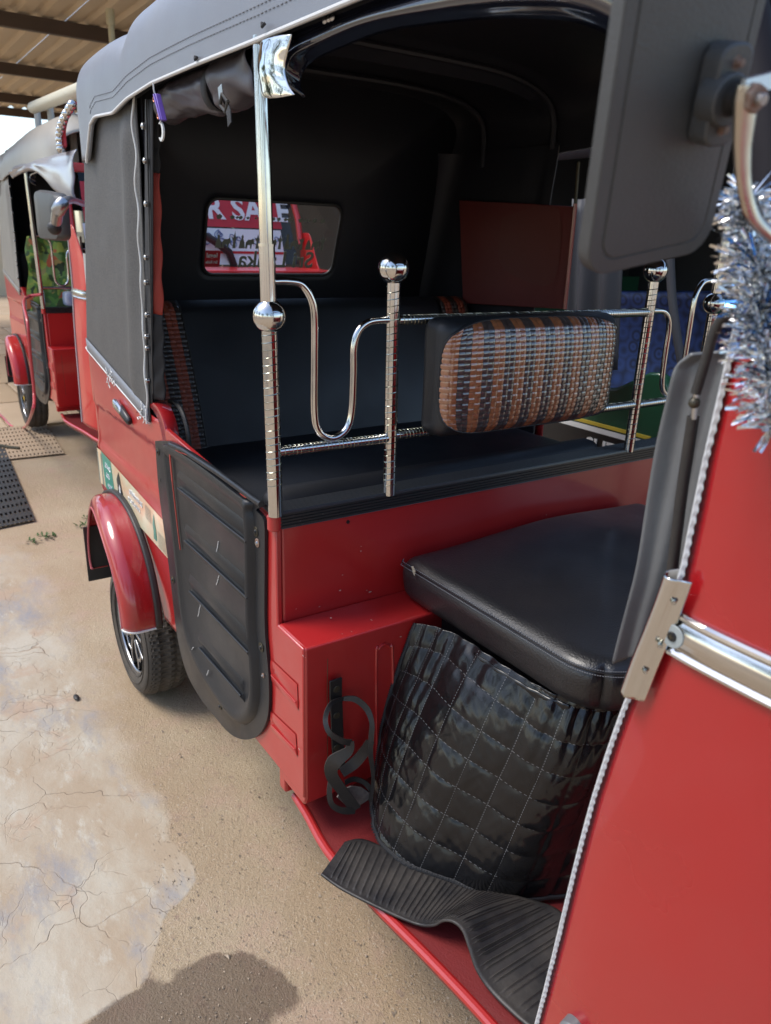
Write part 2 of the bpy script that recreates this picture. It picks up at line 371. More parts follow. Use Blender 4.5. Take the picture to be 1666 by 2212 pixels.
# ------------------------------------------------------------------ the near rickshaw
R1 = thing('auto_rickshaw', 'large red three-wheeled auto rickshaw in the foreground with grey canvas hood and chrome railing', 'auto rickshaw')
ROOF_Z = 1.59
xr = lambda z: -1.285+.34*max(0, z-1.0)          # lean of the rear panel
HEM = [(-1.02,1.50),(-.955,1.495),(-.925,1.53),(-.895,1.568),(-.85,1.580),(-.708,1.573),(-.60,1.588),(-.444,1.596),(-.223,1.595),(0,1.592),(.3,1.590),(.66,1.588)]
def hemz(x):
    if x <= HEM[0][0]: return HEM[0][1]
    for (a, za), (b, zb) in zip(HEM, HEM[1:]):
        if x <= b: return lerp(za, zb, (x-a)/(b-a))
    return HEM[-1][1]
def HH(x):
    front = .185+.05*sstep(-.62,.1,x)-.05*sstep(.4,.75,x)
    rear = .145+.02*math.sin((x+1.1)/.45*math.pi) if x < -.62 else .16
    k = sstep(-.665,-.60,x); h = lerp(rear, front, k)
    h -= .012*math.exp(-((x+.655)/.02)**2)
    return h
def canopy(inset=0.0):
    def fn(u, v):
        x = lerp(-1.085+inset, .70-inset, u)
        kk = 1.0
        if x < -1.0: kk = math.sqrt(max(0, 1-((-1.0-x)/.10)**2)); kk = .25+.75*kk
        if x > .56: kk *= .45+.55*math.sqrt(max(0, 1-((x-.56)/.16)**2))
        hw = .614-inset-.10*(1-kk)+.006*math.exp(-((x+.3)/.3)**2)
        if v < .1: t = v/.1; return Vector((x, .6-hw, lerp(hemz(x), 1.62, t)))
        if v > .9: t = (v-.9)/.1; return Vector((x, .6+hw, lerp(1.62, hemz(x), t)))
        a = math.pi*(v-.1)/.8; c = math.cos(a); s_ = math.sin(a)
        yy = math.copysign(abs(c)**.42, c); zz = abs(s_)**.62
        q = Vector((x, .6-hw*yy, 1.62+(HH(x)*kk-inset)*zz))
        q.z += .003*nz(x*5, q.y*5, 1)
        return q
    return fn
MB().grid(canopy(), 120, 90).build('canopy', M['hood'], R1, smooth=50, solid=.005, off=-1)
MB().grid(canopy(.014), 60, 60).build('headliner', M['liner'], R1, smooth=50)
# hem piping and stitching
hp = [(x, -.019, hemz(x)) for x in [lerp(-1.02, .64, i/90) for i in range(91)]]
hp = [Vector((-.975, -.012, 1.508)), Vector((-.955,-.019,1.492))]+[Vector(p) for p in hp if p[0] > -.955]
MB().tube(hp, .0033, 8).build('piping', M['white'], R1)
CANF = canopy()
for dz in (.030, .041):
    mb = MB(); xs = [lerp(-.9, .5, i/240) for i in range(241)]
    for i in range(0, 240, 2):
        def sp(x):
            u = (x+1.085)/1.785; v = 0; cf = CANF
            lo_, hi_ = 0.0, .35
            for _ in range(14):
                v = (lo_+hi_)/2
                if cf(u, v).z < hemz(x)+dz: lo_ = v
                else: hi_ = v
            p = cf(u, v); q = cf(u, v+.01)-cf(u, max(0, v-.01)); nn = Vector((0, -q.z, q.y)).normalized(); return p+nn*.0008
        mb.tube([sp(xs[i]), sp(xs[i+1])], .0007, 4)
    o = mb.build('stitching', M['thread'], R1); o['kind'] = 'stuff'
for bx_ in (-.92,-.62,-.22,.22):
    f_ = canopy(.026); mb = MB(); mb.tube([f_((bx_+1.085-.026)/(1.785-.052), v/60) for v in range(2, 59)], .009, 8); mb.build('hood_bow', M['liner'], R1)
# small ties poking from the hem
for px, py in ((572,57),(427,128)):
    c = at(px, py, y=-.02); MB().tube([c+Vector((-.006,0,.001)), c+Vector((0,-.004,.003)), c+Vector((.004,-.006,-.002)), c+Vector((.008,-.003,.002))], .0022, 6).build('tie', M['webbing'], R1)

# rear panel with the window opening
def rrect(y0, y1, z0, z1, r, n=8):
    out = []
    for cy, cz, a0 in ((y1-r, z1-r, 0), (y0+r, z1-r, 90), (y0+r, z0+r, 180), (y1-r, z0+r, 270)):
        for k in range(n+1):
            a = math.radians(a0+90*k/n); out.append((cy+r*math.cos(a), cz+r*math.sin(a)))
    return out
WY0, WY1, WZ0, WZ1 = .352, .802, 1.222, 1.436
inn = rrect(WY0, WY1, WZ0, WZ1, .035); outr = rrect(.07, 1.197, .86, 1.77, .02)
def ringmesh(a, b, xo=0, xo2=0):
    n = len(a); vs = [(xr(z)+xo, y, z) for y, z in a]+[(xr(z)+xo2, y, z) for y, z in b]
    return vs, [(i, (i+1) % n, n+(i+1) % n, n+i) for i in range(n)]
mid_ = rrect(WY0-.02, WY1+.02, WZ0-.02, WZ1+.02, .045)
mb = MB(); mb.add(*ringmesh(outr, mid_)); mb.add(*ringmesh(mid_, inn)); rp = mb.build('rear_panel', M['liner'], R1, solid=.006)
mb = MB(); n_ = len(inn); mb.tube([(xr(z)+.006, y, z) for y, z in inn], .005, 8, closed=True); fr = mb.build('window_frame', M['rubber'], R1)
gl = MB(); gl.add([(xr(z), y, z) for y, z in inn], [tuple(range(n_))]); glo = gl.build('window_glass', M['glass'], R1)
# printed stickers on the rear glass (read from behind, so mirrored from inside)
def onglass(y, z, o=.003): return Vector((xr(z)+o, y, z))
tilt = math.atan(.34)
def gm4(y, z, o=.003):
    ex = Vector((0,-1,0)); ez = Vector((math.sin(tilt),0,math.cos(tilt))); n = ex.cross(ez)
    return Matrix.Translation(onglass(y, z, o)) @ Matrix((ex, ez, n)).transposed().to_4x4()
# seen from behind, text runs toward -y; it therefore reads mirrored from the cabin
text_letters('Sri Lanka', .072, 'glass_letter', M['stgrey'], glo, gm4((WY0+WY1)/2+.02, 1.246), .0012, .0003)
mb = MB()
random.seed(11)
for i in range(15):     # frieze of little elephants, trees and dancers
    cy = lerp(WY0+.045, WY1-.05, i/14); bz = 1.300; h = random.uniform(.030,.052); k = i % 3
    if k == 0: pts = [(-.010,0),(-.007,.020),(-.003,.028),(-.004,h*.85),(0,h),(.004,h*.85),(.003,.028),(.008,.018),(.011,0)]
    elif k == 1: pts = [(-.014,0),(-.013,.018),(-.006,.026),(.004,.026),(.010,.030),(.014,.022),(.015,.006),(.012,.014),(.008,.012),(.007,0),(.003,0),(.002,.010),(-.006,.010),(-.007,0)]
    else: pts = [(-.005,0),(-.003,.02),(-.012,.034),(-.004,.030),(0,h),(.004,.030),(.012,.038),(.004,.02),(.006,0)]
    vs = [onglass(cy+a, bz+b, .002) for a, b in pts]; mb.add(vs, [tuple(range(len(vs)))])
for i in range(16):
    cy = lerp(WY0+.05, WY1-.06, i/15)+random.uniform(-.01,.01); r_ = random.uniform(.003,.007)
    vs = [onglass(cy+r_*1.4*math.cos(a*.7)*(1+.3*math.sin(a*2.1)), 1.387+r_*math.sin(a*.7)*(1+.3*math.cos(a*3)), .002) for a in range(9)]; mb.add(vs, [tuple(range(9))])
o = mb.build('glass_frieze', M['stgrey'], glo, smooth=0); o['kind'] = 'stuff'
mb = MB(); q = rrect(WY0+.0, WY0+.055, 1.245, 1.292, .006, 3); mb.add([onglass(y, z, .002) for y, z in q], [tuple(range(len(q)))]); mb.build('glass_label', M['bannerred'], glo, smooth=0)
_t1 = text_mesh('legal', .020, 'glass_lettering', M['stwhite'], glo, gm4(WY0+.028, 1.272, .004), bold=.0004, ext=.0002)
_t2 = text_mesh('Sri Ride', .012, 'glass_lettering', M['stwhite'], glo, gm4(WY0+.028, 1.255, .004), bold=.0003, ext=.0002)

_t1['kind'] = 'stuff'; _t2['kind'] = 'stuff'
# side canvas quarter (near and far side)
cb = lambda x: lerp(1.018, .912, (x+1.217)/(1.217-.66))        # bottom edge of the canvas
def sidecanvas(u, v, off=0.0, zt=1.61):
    xf = lerp(-.663, -.600, v); zb_f = .910; xs_ = .55
    z_r = lerp(1.02, zt, v)
    if u < xs_:
        t = u/xs_; z = lerp(lerp(.910, zt, v), z_r, t)
        x = lerp(xf, xr(z)+.075, t)
        z = lerp(lerp(cb(x), zt, v), z, .0)
        d = .0
        px_ = (t-.17)/.07; d -= .010*math.exp(-px_*px_)*sstep(0,.1,v)*(1-sstep(.85,1,v))
        d += .006*math.exp(-((t-.05)/.05)**2)*sstep(.25,.5,v)*(1-sstep(.8,.95,v))
        return Vector((x, off+d+.0015*nz(x*12, z*12), z))
    a = (u-xs_)/(1-xs_)*math.pi/2; z = lerp(1.018+.01*(u-xs_), zt, v)
    return Vector((xr(z)+.075-.075*math.sin(a), off+.075-.075*math.cos(a), z))
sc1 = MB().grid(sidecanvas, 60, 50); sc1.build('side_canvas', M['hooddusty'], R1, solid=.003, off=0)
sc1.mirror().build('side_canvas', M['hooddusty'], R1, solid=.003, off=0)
for far in (0, 1):
    mb = MB().grid(lambda u, v: sidecanvas(u, v)+Vector((.006,.008+.002,0)), 40, 20)
    (mb.mirror() if far else mb).build('canvas_lining', M['liner'], R1)
# hem band + white piping along the canvas edge
mb = MB().grid(lambda u, v: (lambda p, q: Vector((p.x, -.0035-.001*v, p.z+.034*v)))(sidecanvas(u*.545, 0), 0), 40, 2); mb.build('hem_band', M['hood'], R1, solid=.002)
pp = [sidecanvas(u/40*.8, 0)+Vector((0,-.003,-.001)) for u in range(41)]
MB().tube(pp, .0028, 7).build('piping', M['white'], R1)
wav = []
for i in range(120):
    v = i/119; z = lerp(.91, 1.60, v); x = lerp(-.663,-.602, v)-.007+.0045*math.sin(z*52)
    wav.append(Vector((x, -.006+.002*math.sin(z*60), z)))
MB().tube([q+Vector((.005,0,0)) for q in wav], .0024, 7).build('piping', M['white'], R1)
for px, py in ((308,272),(312,347),(314,440),(314,556),(314,610),(316,680),(315,727),(316,752),(317,822)):
    c = at(px, py, y=-.006); mb = MB(); mb.sphere(c, .0052, 12, 8, (1,.7,1)); mb.cyl(c+Vector((0,.006,0)), c+Vector((0,-.001,0)), .0065, 12)
    mb.build('rivet', M['chromedull'], R1)
# painted corner motifs of the canvas
random.seed(5)
for cx_, cy_ in ((240,818),(308,890)):
    mb = MB()
    for k in range(16):
        a = at(cx_+random.uniform(-9,9), cy_+random.uniform(-17,17), y=-.0062); b = a+Vector((random.uniform(-.012,.012),0,random.uniform(-.010,.012)))
        mb.tube([a, (a+b)/2+Vector((random.uniform(-.004,.004),0,random.uniform(-.004,.004))), b], .0016, 5)
    o = mb.build('motif', M['white'], R1); o['kind'] = 'stuff'

# door curtain strip with zip and orange panel
def st(px0, px1, py0, py1, m, y=.004, n=24, nm='curtain_strip'):
    a0 = at(px0[0], py0, y=y); a1 = at(px0[1], py1, y=y); b0 = at(px1[0], py0+3, y=y+.02); b1 = at(px1[1], py1+3, y=y+.02)
    return MB().grid(lambda u, v: a0.lerp(a1, v).lerp(b0.lerp(b1, v), u)+Vector((0,.002*math.sin(v*20+u*3),0)), 6, n).build(nm, m, R1, solid=.003)
st((318,322),(345,346),215,372,M['webbing']); st((322,330),(346,353),371,678,M['orange']); st((330,330),(353,357),677,862,M['webbing'])
zp = [at(lerp(316,331,(y-215)/640.), y, y=-.002) for y in range(215,860,12)]+[at(326,866,y=-.002), at(322,855,y=-.002), at(321,830,y=-.002)]
mb = MB()
for i in range(len(zp)-4):
    for k in range(6):
        p = zp[i].lerp(zp[i+1], k/6); mb.box(p-Vector((.0022,.0015,.0007)), p+Vector((.0022,.0015,.0007)))
o = mb.build('zip', M['rubber'], R1); o['kind'] = 'stuff'
mb = MB().grid(lambda u, v: at(lerp(314,lerp(331,330,v),u), lerp(215,875,v), y=.003), 3, 30); mb.build('curtain_border', M['webbing'], R1, solid=.002)

# ------------------------------------------------ body
def arch(x):
    q = 1-((x+1.0)/.275)**2
    return .36 if q <= 0 else max(.36, .30+.29*math.sqrt(q))
def bodyz(x, v): return lerp(arch(x), cb(x)+.02 if x < -.66 else .93, v)
def bodyoff(x, z):
    d = 0
    d += .007*sstep(.862,.852,z) if x < -.5 else 0
    d -= .006*sstep(.75,.73,z)*sstep(.58,.60,z)
    d += .010*sstep(.56,.36,z)
    return d
def body_side(u, v):
    us = .72
    if u < us:
        x = lerp(-.545, -1.205, u/us); z = bodyz(x, v)
        if u/us < .18: z = min(z, lerp(.90, 1.0, (u/us)/.18)) if v > .9 else z
        return Vector((x, .004+bodyoff(x, z), z))
    a = (u-us)/(1-us)*math.pi/2; z = lerp(.36, cb(-1.2)+.02, v)
    return Vector((-1.205-.095*math.sin(a), .004+.095-.095*math.cos(a)+bodyoff(-1.2, z)*(1-math.sin(a)), z))
bs = MB().grid(body_side, 100, 60); bs.build('body_side', M['red'], R1, solid=.003, off=0, smooth=30)
bs.mirror().build('body_side', M['red'], R1, solid=.003, off=0, smooth=30)
MB().box((-1.303,.09,.36),(-1.298,1.11,1.03)).build('tail_panel', M['red'], R1)
# sill below the door, with the corner of the step box
def side_low(m_, far=False):
    mb = MB(); P = [(-.56,.365),(.098,.365),(.098,.677),(.0,.677),(.0,.875),(-.03,.875),(-.56,.92)]
    mb.prism([(x, .001, z) for x, z in P], (0,.012,0)); return mb
side_low(0).build('lower_side', M['red'], R1, bevel=.003); MB().box((-.56,1.187,.36),(.098,1.199,.40)).build('lower_side', M['red'], R1, bevel=.003)
# pressed ribs of the side wall
def wedge(p, name='pressed_rib', m=None, y=-.0005, h=.004, parent=R1):
    """p: upper line (2 px) and lower line (2 px); a pressed step between them"""
    a, b, c, d = [at(*q, y=y) for q in p]
    up = Vector((0,0,1)); H = Vector((0,-h,0))
    vs = [a, b, a+H*.9-up*.001, b+H*.9-up*.001, c+H*.25+(a-c)*.35, d+H*.25+(b-d)*.35, c+H*.1+(a-c)*.15, d+H*.1+(b-d)*.15, c+H+up*-.001, d+H+up*-.001, c-up*.016, d-up*.016]
    vs[0] = a+up*.012; vs[1] = b+up*.012
    dx_ = (b-a).normalized()*.004
    for k_ in (2,4,6,8): vs[k_] = vs[k_]+dx_; vs[k_+1] = vs[k_+1]-dx_
    mb = MB().add(vs, [(0,1,3,2),(2,3,5,4),(4,5,7,6),(6,7,9,8),(8,9,11,10),(0,2,4,6,8,10),(1,11,9,7,5,3)])
    mb.tube([c+H*.9+dx_, d+H*.9-dx_], h*.32, 8); return mb.build(name, m or M['red'], parent, smooth=70)
wedge((Z7(1330,1435), Z7(1490,1590), Z7(1335,1490), Z7(1495,1665)), h=.003)
wedge((Z7(1330,1745), Z7(1480,1890), Z7(1335,1790), Z7(1490,1950)), h=.003)
# partition, step box
mb = MB(); mb.box((-.030,.013,.30),(-.002,1.187,.882)); mb.build('partition', M['red'], R1, bevel=.006, seg=3)
P = [(0,.36),(.088,.335),(.1,.36),(.1,.677),(-.001,.683)]
bx = MB(); bx.prism([(x, .004, z) for x, z in [(-.001,.345),(.092,.345),(.1,.362),(.1,.677),(-.001,.681)]], (0,1.19,0)); bx.build('step_box', M['red'], R1, bevel=.0045, seg=3)
# arched pressing + panel joint on the step box front
arcp = [at(815,1700,x=.101), at(813,1430,x=.101), at(818,1402,x=.101), at(830,1392,x=.101), at(842,1398,x=.101), at(848,1425,x=.101), at(850,1700,x=.101)]
MB().tube(cat(arcp, 6), .0028, 6).build('pressed_arch', M['red'], R1)
MB().tube([at(708,1423,x=.1), at(707,1500,x=.1), at(708,1660,x=.1)], .0007, 5).build('panel_joint', M['darkm'], R1)
# paint chips
random.seed(8)
mb = MB()
for (x, y, ax, v) in [(792,1275,'x',0),(780,1190,'x',0),(740,1242,'x',0),(715,1335,'z',.685),(803,1340,'z',.685),(760,1365,'z',.685),(660,1420,'x',.101),(740,1370,'z',.685),(1180,1112,'x',0),(905,1060,'x',0),(690,1310,'x',0),(640,1315,'x',0),(800,1278,'x',0),(647,1618,'y',-.001),(655,1416,'y',-.001),(780,1180,'x',0),(735,1275,'x',0),(866,1375,'x',.1)]:
    c = at(x, y, **{ax: v}); r_ = random.uniform(.0008,.0022)
    off = {'x': Vector((.0006,0,0)), 'y': Vector((0,-.0006,0)), 'z': Vector((0,0,.0006))}[ax]
    e = {'x': ((0,1,0),(0,0,1)), 'y': ((1,0,0),(0,0,1)), 'z': ((1,0,0),(0,1,0))}[ax]
    vs = [c+off+Vector(e[0])*r_*math.cos(a)*random.uniform(.5,2.2)+Vector(e[1])*r_*math.sin(a)*random.uniform(.3,.9) for a in (0,1,2,3,4,5)]; mb.add(vs, [tuple(range(6))])
o = mb.build('paint_chips', mat('chipped_primer', (.5,.3,.26), .8), R1, smooth=0); o['kind'] = 'stuff'
MB().cyl(at(751,1127,x=-.003), at(751,1127,x=-.003)+Vector((.0025,0,0)), .0035, 14).build('hole_plug', M['black'], R1)
# ribbed rubber trim on top of the partition
prof = []
for i in range(9): 
    x = -.048+.0055*i; prof += [(x, .8935), (x+.0035, .8935), (x+.0042, .8915), (x+.0050, .8915)]
prof += [(.0045,.8935)]
for i in range(5):
    z = .890-.0055*i; prof += [(.0055, z), (.0055, z-.0038), (.0035, z-.0043), (.0035, z-.0050)]
prof += [(.004,.862),(.0,.862),(.0,.883),(-.048,.883)]
MB().prism([(x, .006, z) for x, z in prof], (0,1.18,0)).build('ribbed_trim', M['sillr'], R1, smooth=0)
MB().cyl((-.006,.003,.86),(-.006,.003,.888),.013,20).build('corner_post_stub', M['red'], R1, bevel=.002)

# wheel-arch hoop between body and door (red, black piping)
hoop = [at(x, y, y=.02) for x, y in ((318,885),(330,872),(345,870),(358,880),(368,900),(375,925),(380,955),(383,990))]
hoop2 = [Vector((p.x-.02, -.0, p.z)) for p in cat(hoop, 5)]; H_ = cat(hoop, 5)
mb = MB(); vs = []
for i, p in enumerate(H_): vs += [Vector((p.x-.028, .002, p.z-.012)), Vector((p.x-.008, .004, p.z)), Vector((p.x, .030, p.z))]
fs = []
for i in range(len(H_)-1): fs += [(i*3, i*3+1, i*3+4, i*3+3), (i*3+1, i*3+2, i*3+5, i*3+4)]
mb.add(vs, fs); mb.build('body_hoop', M['redgloss'], R1, solid=.004)
MB().tube([p+Vector((.003,.03,.001)) for p in H_[8:]], .0055, 8).build('hoop_seal', M['rubber'], R1)

# sticker band
def stk(u, v, o=.0025):
    if u < .9:
        x = lerp(-.61, -1.205, u/.9); zt = lerp(.676,.722,u/.9); zb = lerp(.582,.612,u/.9); return Vector((x, .004+bodyoff(x, .65)-o, lerp(zb, zt, v)))
    a = (u-.9)/.1*math.pi/4; return Vector((-1.205-(.095+o)*math.sin(a), .097-(.095+o)*math.cos(a), lerp(.612,.722,v)))
so = MB().grid(stk, 40, 2).build('sticker_band', M['cream'], R1)
MB().grid(lambda u, v: stk(lerp(.68,.83,u)+.03*v, v, .0031), 8, 1).build('sticker_green_field', M['greenst'], so)
MB().grid(lambda u, v: stk(lerp(.86,.99,u), v*.9, .0031), 8, 1).build('sticker_photo', M['stgrey'], so)
def scrib(u0, v0, n, size, m, seed, du=0):
    random.seed(seed); mb = MB()
    for k in range(n):
        c = stk(u0+du*k*(-1), v0, .0036); pts = []
        a0 = random.uniform(0,6); 
        for j in range(9):
            a = a0+j*.75; rr = size*(.5+.5*random.random()); pts.append(c+Vector((math.cos(a)*rr*(.5+.06*j), 0, math.sin(a)*rr)))
        mb.tube(cat(pts, 2), size*.13, 4)
    o = mb.build('sticker_lettering', m, so); o['kind'] = 'stuff'
scrib(.80,.72,5,.008,M['stwhite'],1,.018); scrib(.79,.45,3,.008,M['stwhite'],2,.018); scrib(.78,.18,4,.007,M['stwhite'],3,.018)
scrib(.44,.75,9,.008,M['stwhite'],4,.020); scrib(.46,.5,8,.007,M['stwhite'],5,.020)
# ink figures
mb = MB(); c = stk(.585,.5,.0036)
for pts in ([(-.02,-.04),(-.024,-.005),(-.030,.02),(-.016,.034),(-.006,.046),(.004,.034),(.010,.010),(.022,-.01),(.012,-.02),(.014,-.042)],):
    mb.add([c+Vector((a, 0, b)) for a, b in pts], [tuple(range(len(pts)))])
mb.build('sticker_figure', M['stblack'], so, smooth=0)
mb = MB(); mb.add([c+Vector((a, -.0006, b)) for a, b in ((-.010,-.030),(-.010,0),(-.004,.012),(.004,.004),(.004,-.030))], [(0,1,2,3,4)]); mb.build('sticker_face', M['stwhite'], so, smooth=0)
mb = MB()
for k in range(13):
    for u0, u1, vv in ((.0,.10,.06+.035*k), (.17,.24,.5+.03*k)):
        if vv > .92: continue
        a = stk(u0, vv, .0036); b = stk(u1, vv, .0036); mb.add([a, b, b+Vector((0,0,.0011)), a+Vector((0,0,.0011))], [(0,1,2,3)])
o = mb.build('sticker_lines', M['stgrey'], so, smooth=0); o['kind'] = 'stuff'
mb = MB(); c = stk(.135,.5,.0036); mb.add([c+Vector((a, 0, b)) for a, b in ((-.012,-.034),(-.010,-.012),(-.014,.006),(-.004,.03),(0,.036),(.004,.012),(.010,-.004),(.013,-.034))], [tuple(range(8))]); mb.build('sticker_tree', M['greenst'], so, smooth=0)

# side marker lamp
a = at(*Z8(270,225), y=-.004); b = at(*Z8(390,400), y=-.004)
d_ = (b-a).normalized(); mb = MB(); mb.tube([a, a+d_*.006, lerp(a,b,.5), b-d_*.006, b], [.006,.011,.013,.011,.006], 12); mb.v = [Vector((p.x, -.004+(p.y+.004)*.8, p.z)) for p in mb.v]; mk = mb.build('marker_lamp', M['black'], R1)
mb = MB(); mb.tube([lerp(a,b,-.04), lerp(a,b,.12), lerp(a,b,.55)], [.009,.0145,.011], 14); mb.v = [Vector((p.x, -.006+(p.y+.004)*.8, p.z)) for p in mb.v]; mb.build('lamp_cover', M['chrome'], mk)

# fender
def fender(u, v):
    a = lerp(-4, 205, u); ar = math.radians(a); rx = .285; rz = .265
    x = -.995+rx*math.cos(ar); yo_ = lerp(-.090,-.050,sstep(.25,.75,u)); z = .365+rz*max(math.sin(ar), -.3)*(1 if a < 180 else .6)
    t = v; yy = lerp(.008, yo_, min(1, t/.72)); drop = 0
    if t > .45: 
        k = (t-.45)/.55; yy = lerp(.008,yo_, .625)-.036*(yo_/-.09)*math.sin(k*math.pi/2); drop = .034*(1-math.cos(k*math.pi/2))
    cxn = math.cos(ar); szn = math.sin(ar)
    return Vector((x-cxn*drop, yy, z-szn*drop))
fe = MB().grid(fender, 60, 22); fo = fe.build('fender', M['redgloss'], R1, solid=.003, off=0); fe.mirror().build('fender', M['redgloss'], R1, solid=.003, off=0)
MB().tube([fender(u/60, 1) for u in range(61)], .0035, 7).build('fender_lip', mat('faded_red_lip', (.42,.09,.10), .5), fo)
MB().tube([fender(0, v/12) for v in range(13)], .0038, 7).build('fender_lip', M['white'], fo)
mb = MB(); mb.grid(lambda u, v: (lambda p, q: Vector((p.x+(p.x+1.0)/.29*.008, lerp(.004,-.012,v), p.z+.004)))(fender(u*.93+.0, 0), 0), 60, 3)
mb.build('fender_seal', M['rubber'], fo, solid=.012, off=0)
MB().box((-1.262,-.056,.275),(-1.256,.06,.46)).build('mud_flap', M['rubber'], R1)
# wheel
def wheel(yc, name_parent, sgn=1):
    R_ = .205; c = Vector((-1.0, yc, R_)); hwid = .062
    ty = MB(); prof = [(.130,-.052),(.142,-.060),(.160,-.066),(.180,-.064),(.192,-.056),(.199,-.046),(.2035,-.030),(.205,0),(.2035,.030),(.199,.046),(.192,.056),(.180,.064),(.160,.066),(.130,.052)]
    N_ = 120
    def f(u, v):
        i = v*(len(prof)-1); k = min(int(i), len(prof)-2); r, y = [lerp(prof[k][j], prof[k+1][j], i-k) for j in (0, 1)]
        a = u*2*math.pi
        if r > .196:
            row = int(round(i*2)); tt = (u*60+(.5 if row % 2 else 0)) % 1
            r -= .0045*(1 if tt > .68 else 0)
            if abs(abs(y)-.016) < .006: r -= .004
        return c+Vector((r*math.cos(a), y, r*math.sin(a)))
    t = ty.grid(f, 240, 39, True); wo_ = t.build('wheel', [M['tyre']], name_parent, smooth=40)
    # sidewall rings
    mb = MB()
    for r in (.140,.160,.186): mb.tube([c+Vector((r*math.cos(a*math.pi/32), -sgn*(.0665 if r == .16 else .061), r*math.sin(a*math.pi/32))) for a in range(64)], .0016, 5, closed=True)
    mb.build('sidewall_ring', M['tyre'], wo_)
    fy = -sgn*.050
    mb = MB(); mb.tube([c+Vector((.132*math.cos(a*math.pi/32), fy, .132*math.sin(a*math.pi/32))) for a in range(64)], .0045, 8, closed=True)
    mb.build('rim', M['alloy'], wo_)
    mb = MB(); mb.grid(lambda u, v: c+Vector((lerp(.131,.0,v)*math.cos(u*6.2832), sgn*(.012*(1-v)-.0), lerp(.131,.0,v)*math.sin(u*6.2832))), 40, 3, True); mb.build('brake_drum', M['black'], wo_)
    for k in range(5):
        mb = MB(); a0 = 2*math.pi*k/5+.3
        for s in (-1, 1):
            def q(r, a, d=0): return c+Vector((r*math.cos(a0+a), fy+sgn*d, r*math.sin(a0+a)))
            pts = [q(.030, s*.25, -.0), q(.072, s*.33, .0), q(.100, s*.30, .001), q(.128, s*.42, .002)]
            mb.ribbon(pts, lambda i: (Vector((-math.sin(a0), 0, math.cos(a0)))*.0055), (0, sgn*.012, 0))
        mb.ribbon([q(.090, -.28), q(.098, 0), q(.090, .28)], Vector((math.cos(a0), 0, math.sin(a0)))*.005, (0, sgn*.010, 0))
        mb.build('spoke', M['alloy'], wo_, bevel=.0015)
    mb = MB(); mb.cyl(c+Vector((0,fy-sgn*.004,0)), c+Vector((0,fy+sgn*.02,0)), .032, 24); mb.build('hub', M['black'], wo_)
    mb = MB(); mb.cyl(c+Vector((0,fy-sgn*.007,0)), c+Vector((0,fy,0)), .014, 20); mb.build('hub_cap', M['yellow'], wo_)
    return wo_
wheel(.050, R1); wheel(1.15, R1, -1)
mb = MB(); mb.tube([(-1.0,.1,.2),(-1.0,1.1,.2)], .02, 12); mb.tube([(-.72,.18,.31),(-.95,.16,.20)], .022, 10); mb.box((-.9,.2,.22),(-.3,1.0,.36)); mb.build('underframe', M['darkm'], R1)

# ------------------------------------------------ door apron (black plastic)
OUT = [(638,85),(690,86),(735,92),(870,165),(1010,262),(1150,365),(1292,470),(1248,500),(1296,572),(1300,800),(1300,1200),(1322,1480),(1326,1650),(1312,1770),(1262,1858),(1180,1886),(1090,1850),(1000,1750),(900,1620),(820,1460),(768,1240),(735,960),(700,680),(660,380)]
INN = [(712,105),(722,108),(755,112),(880,188),(1010,280),(1130,372),(1215,440),(1225,500),(1232,590),(1236,800),(1240,1200),(1258,1400),(1264,1560),(1258,1660),(1235,1735),(1180,1776),(1105,1720),(1010,1590),(925,1450),(860,1290),(822,1120),(795,860),(770,620),(735,300)]
YD = -.004
Od = [at(*Z7(*p), y=YD) for p in OUT]; Id = [at(*Z7(*p), y=YD) for p in INN]
Od = cat(Od+[Od[0]], 4)[:-1]; Id = cat(Id+[Id[0]], 4)[:-1]; n = len(Od); cen = sum(Id, Vector())/n
def ring(P, k, y): return [Vector((lerp(p.x, cen.x, k), y, lerp(p.z, cen.z, k))) for p in P]
rings = [ring(Od, 0, .0), ring(Od, 0, YD-.002), ring([o.lerp(i, .82) for o, i in zip(Od, Id)], 0, YD-.003), ring(Id, 0, YD-.014), ring(Id, .035, YD-.0175), ring(Id, .07, YD-.015), ring(Id, .11, YD-.009)]
mb = MB(); vs = [p for r in rings for p in r]; fs = []
for j in range(len(rings)-1):
    for i in range(n): fs.append((j*n+i, j*n+(i+1) % n, (j+1)*n+(i+1) % n, (j+1)*n+i))
fs.append(tuple((len(rings)-1)*n+i for i in range(n))); mb.add(vs, fs)
DM = mb; do = mb.build('door_apron', M['abs'], R1, smooth=50)
yy = YD-.0085
for r in (((780,290),(1205,620),(785,365),(1210,695)), ((822,612),(1210,955),(825,680),(1215,1035)), ((848,915),(1212,1275),(855,985),(1220,1365)), ((905,1262),(1170,1555),(912,1325),(1175,1625))):
    wedge([Z7(*q) for q in r], 'rib', M['abs'], y=yy, h=.0075, parent=do)
# rolled top edge
MB().tube([at(*Z7(*p), y=-.014) for p in ((725,108),(800,140),(900,205),(1010,275),(1130,362),(1225,435),(1275,468))], .006, 10).build('rolled_edge', M['abs'], do)
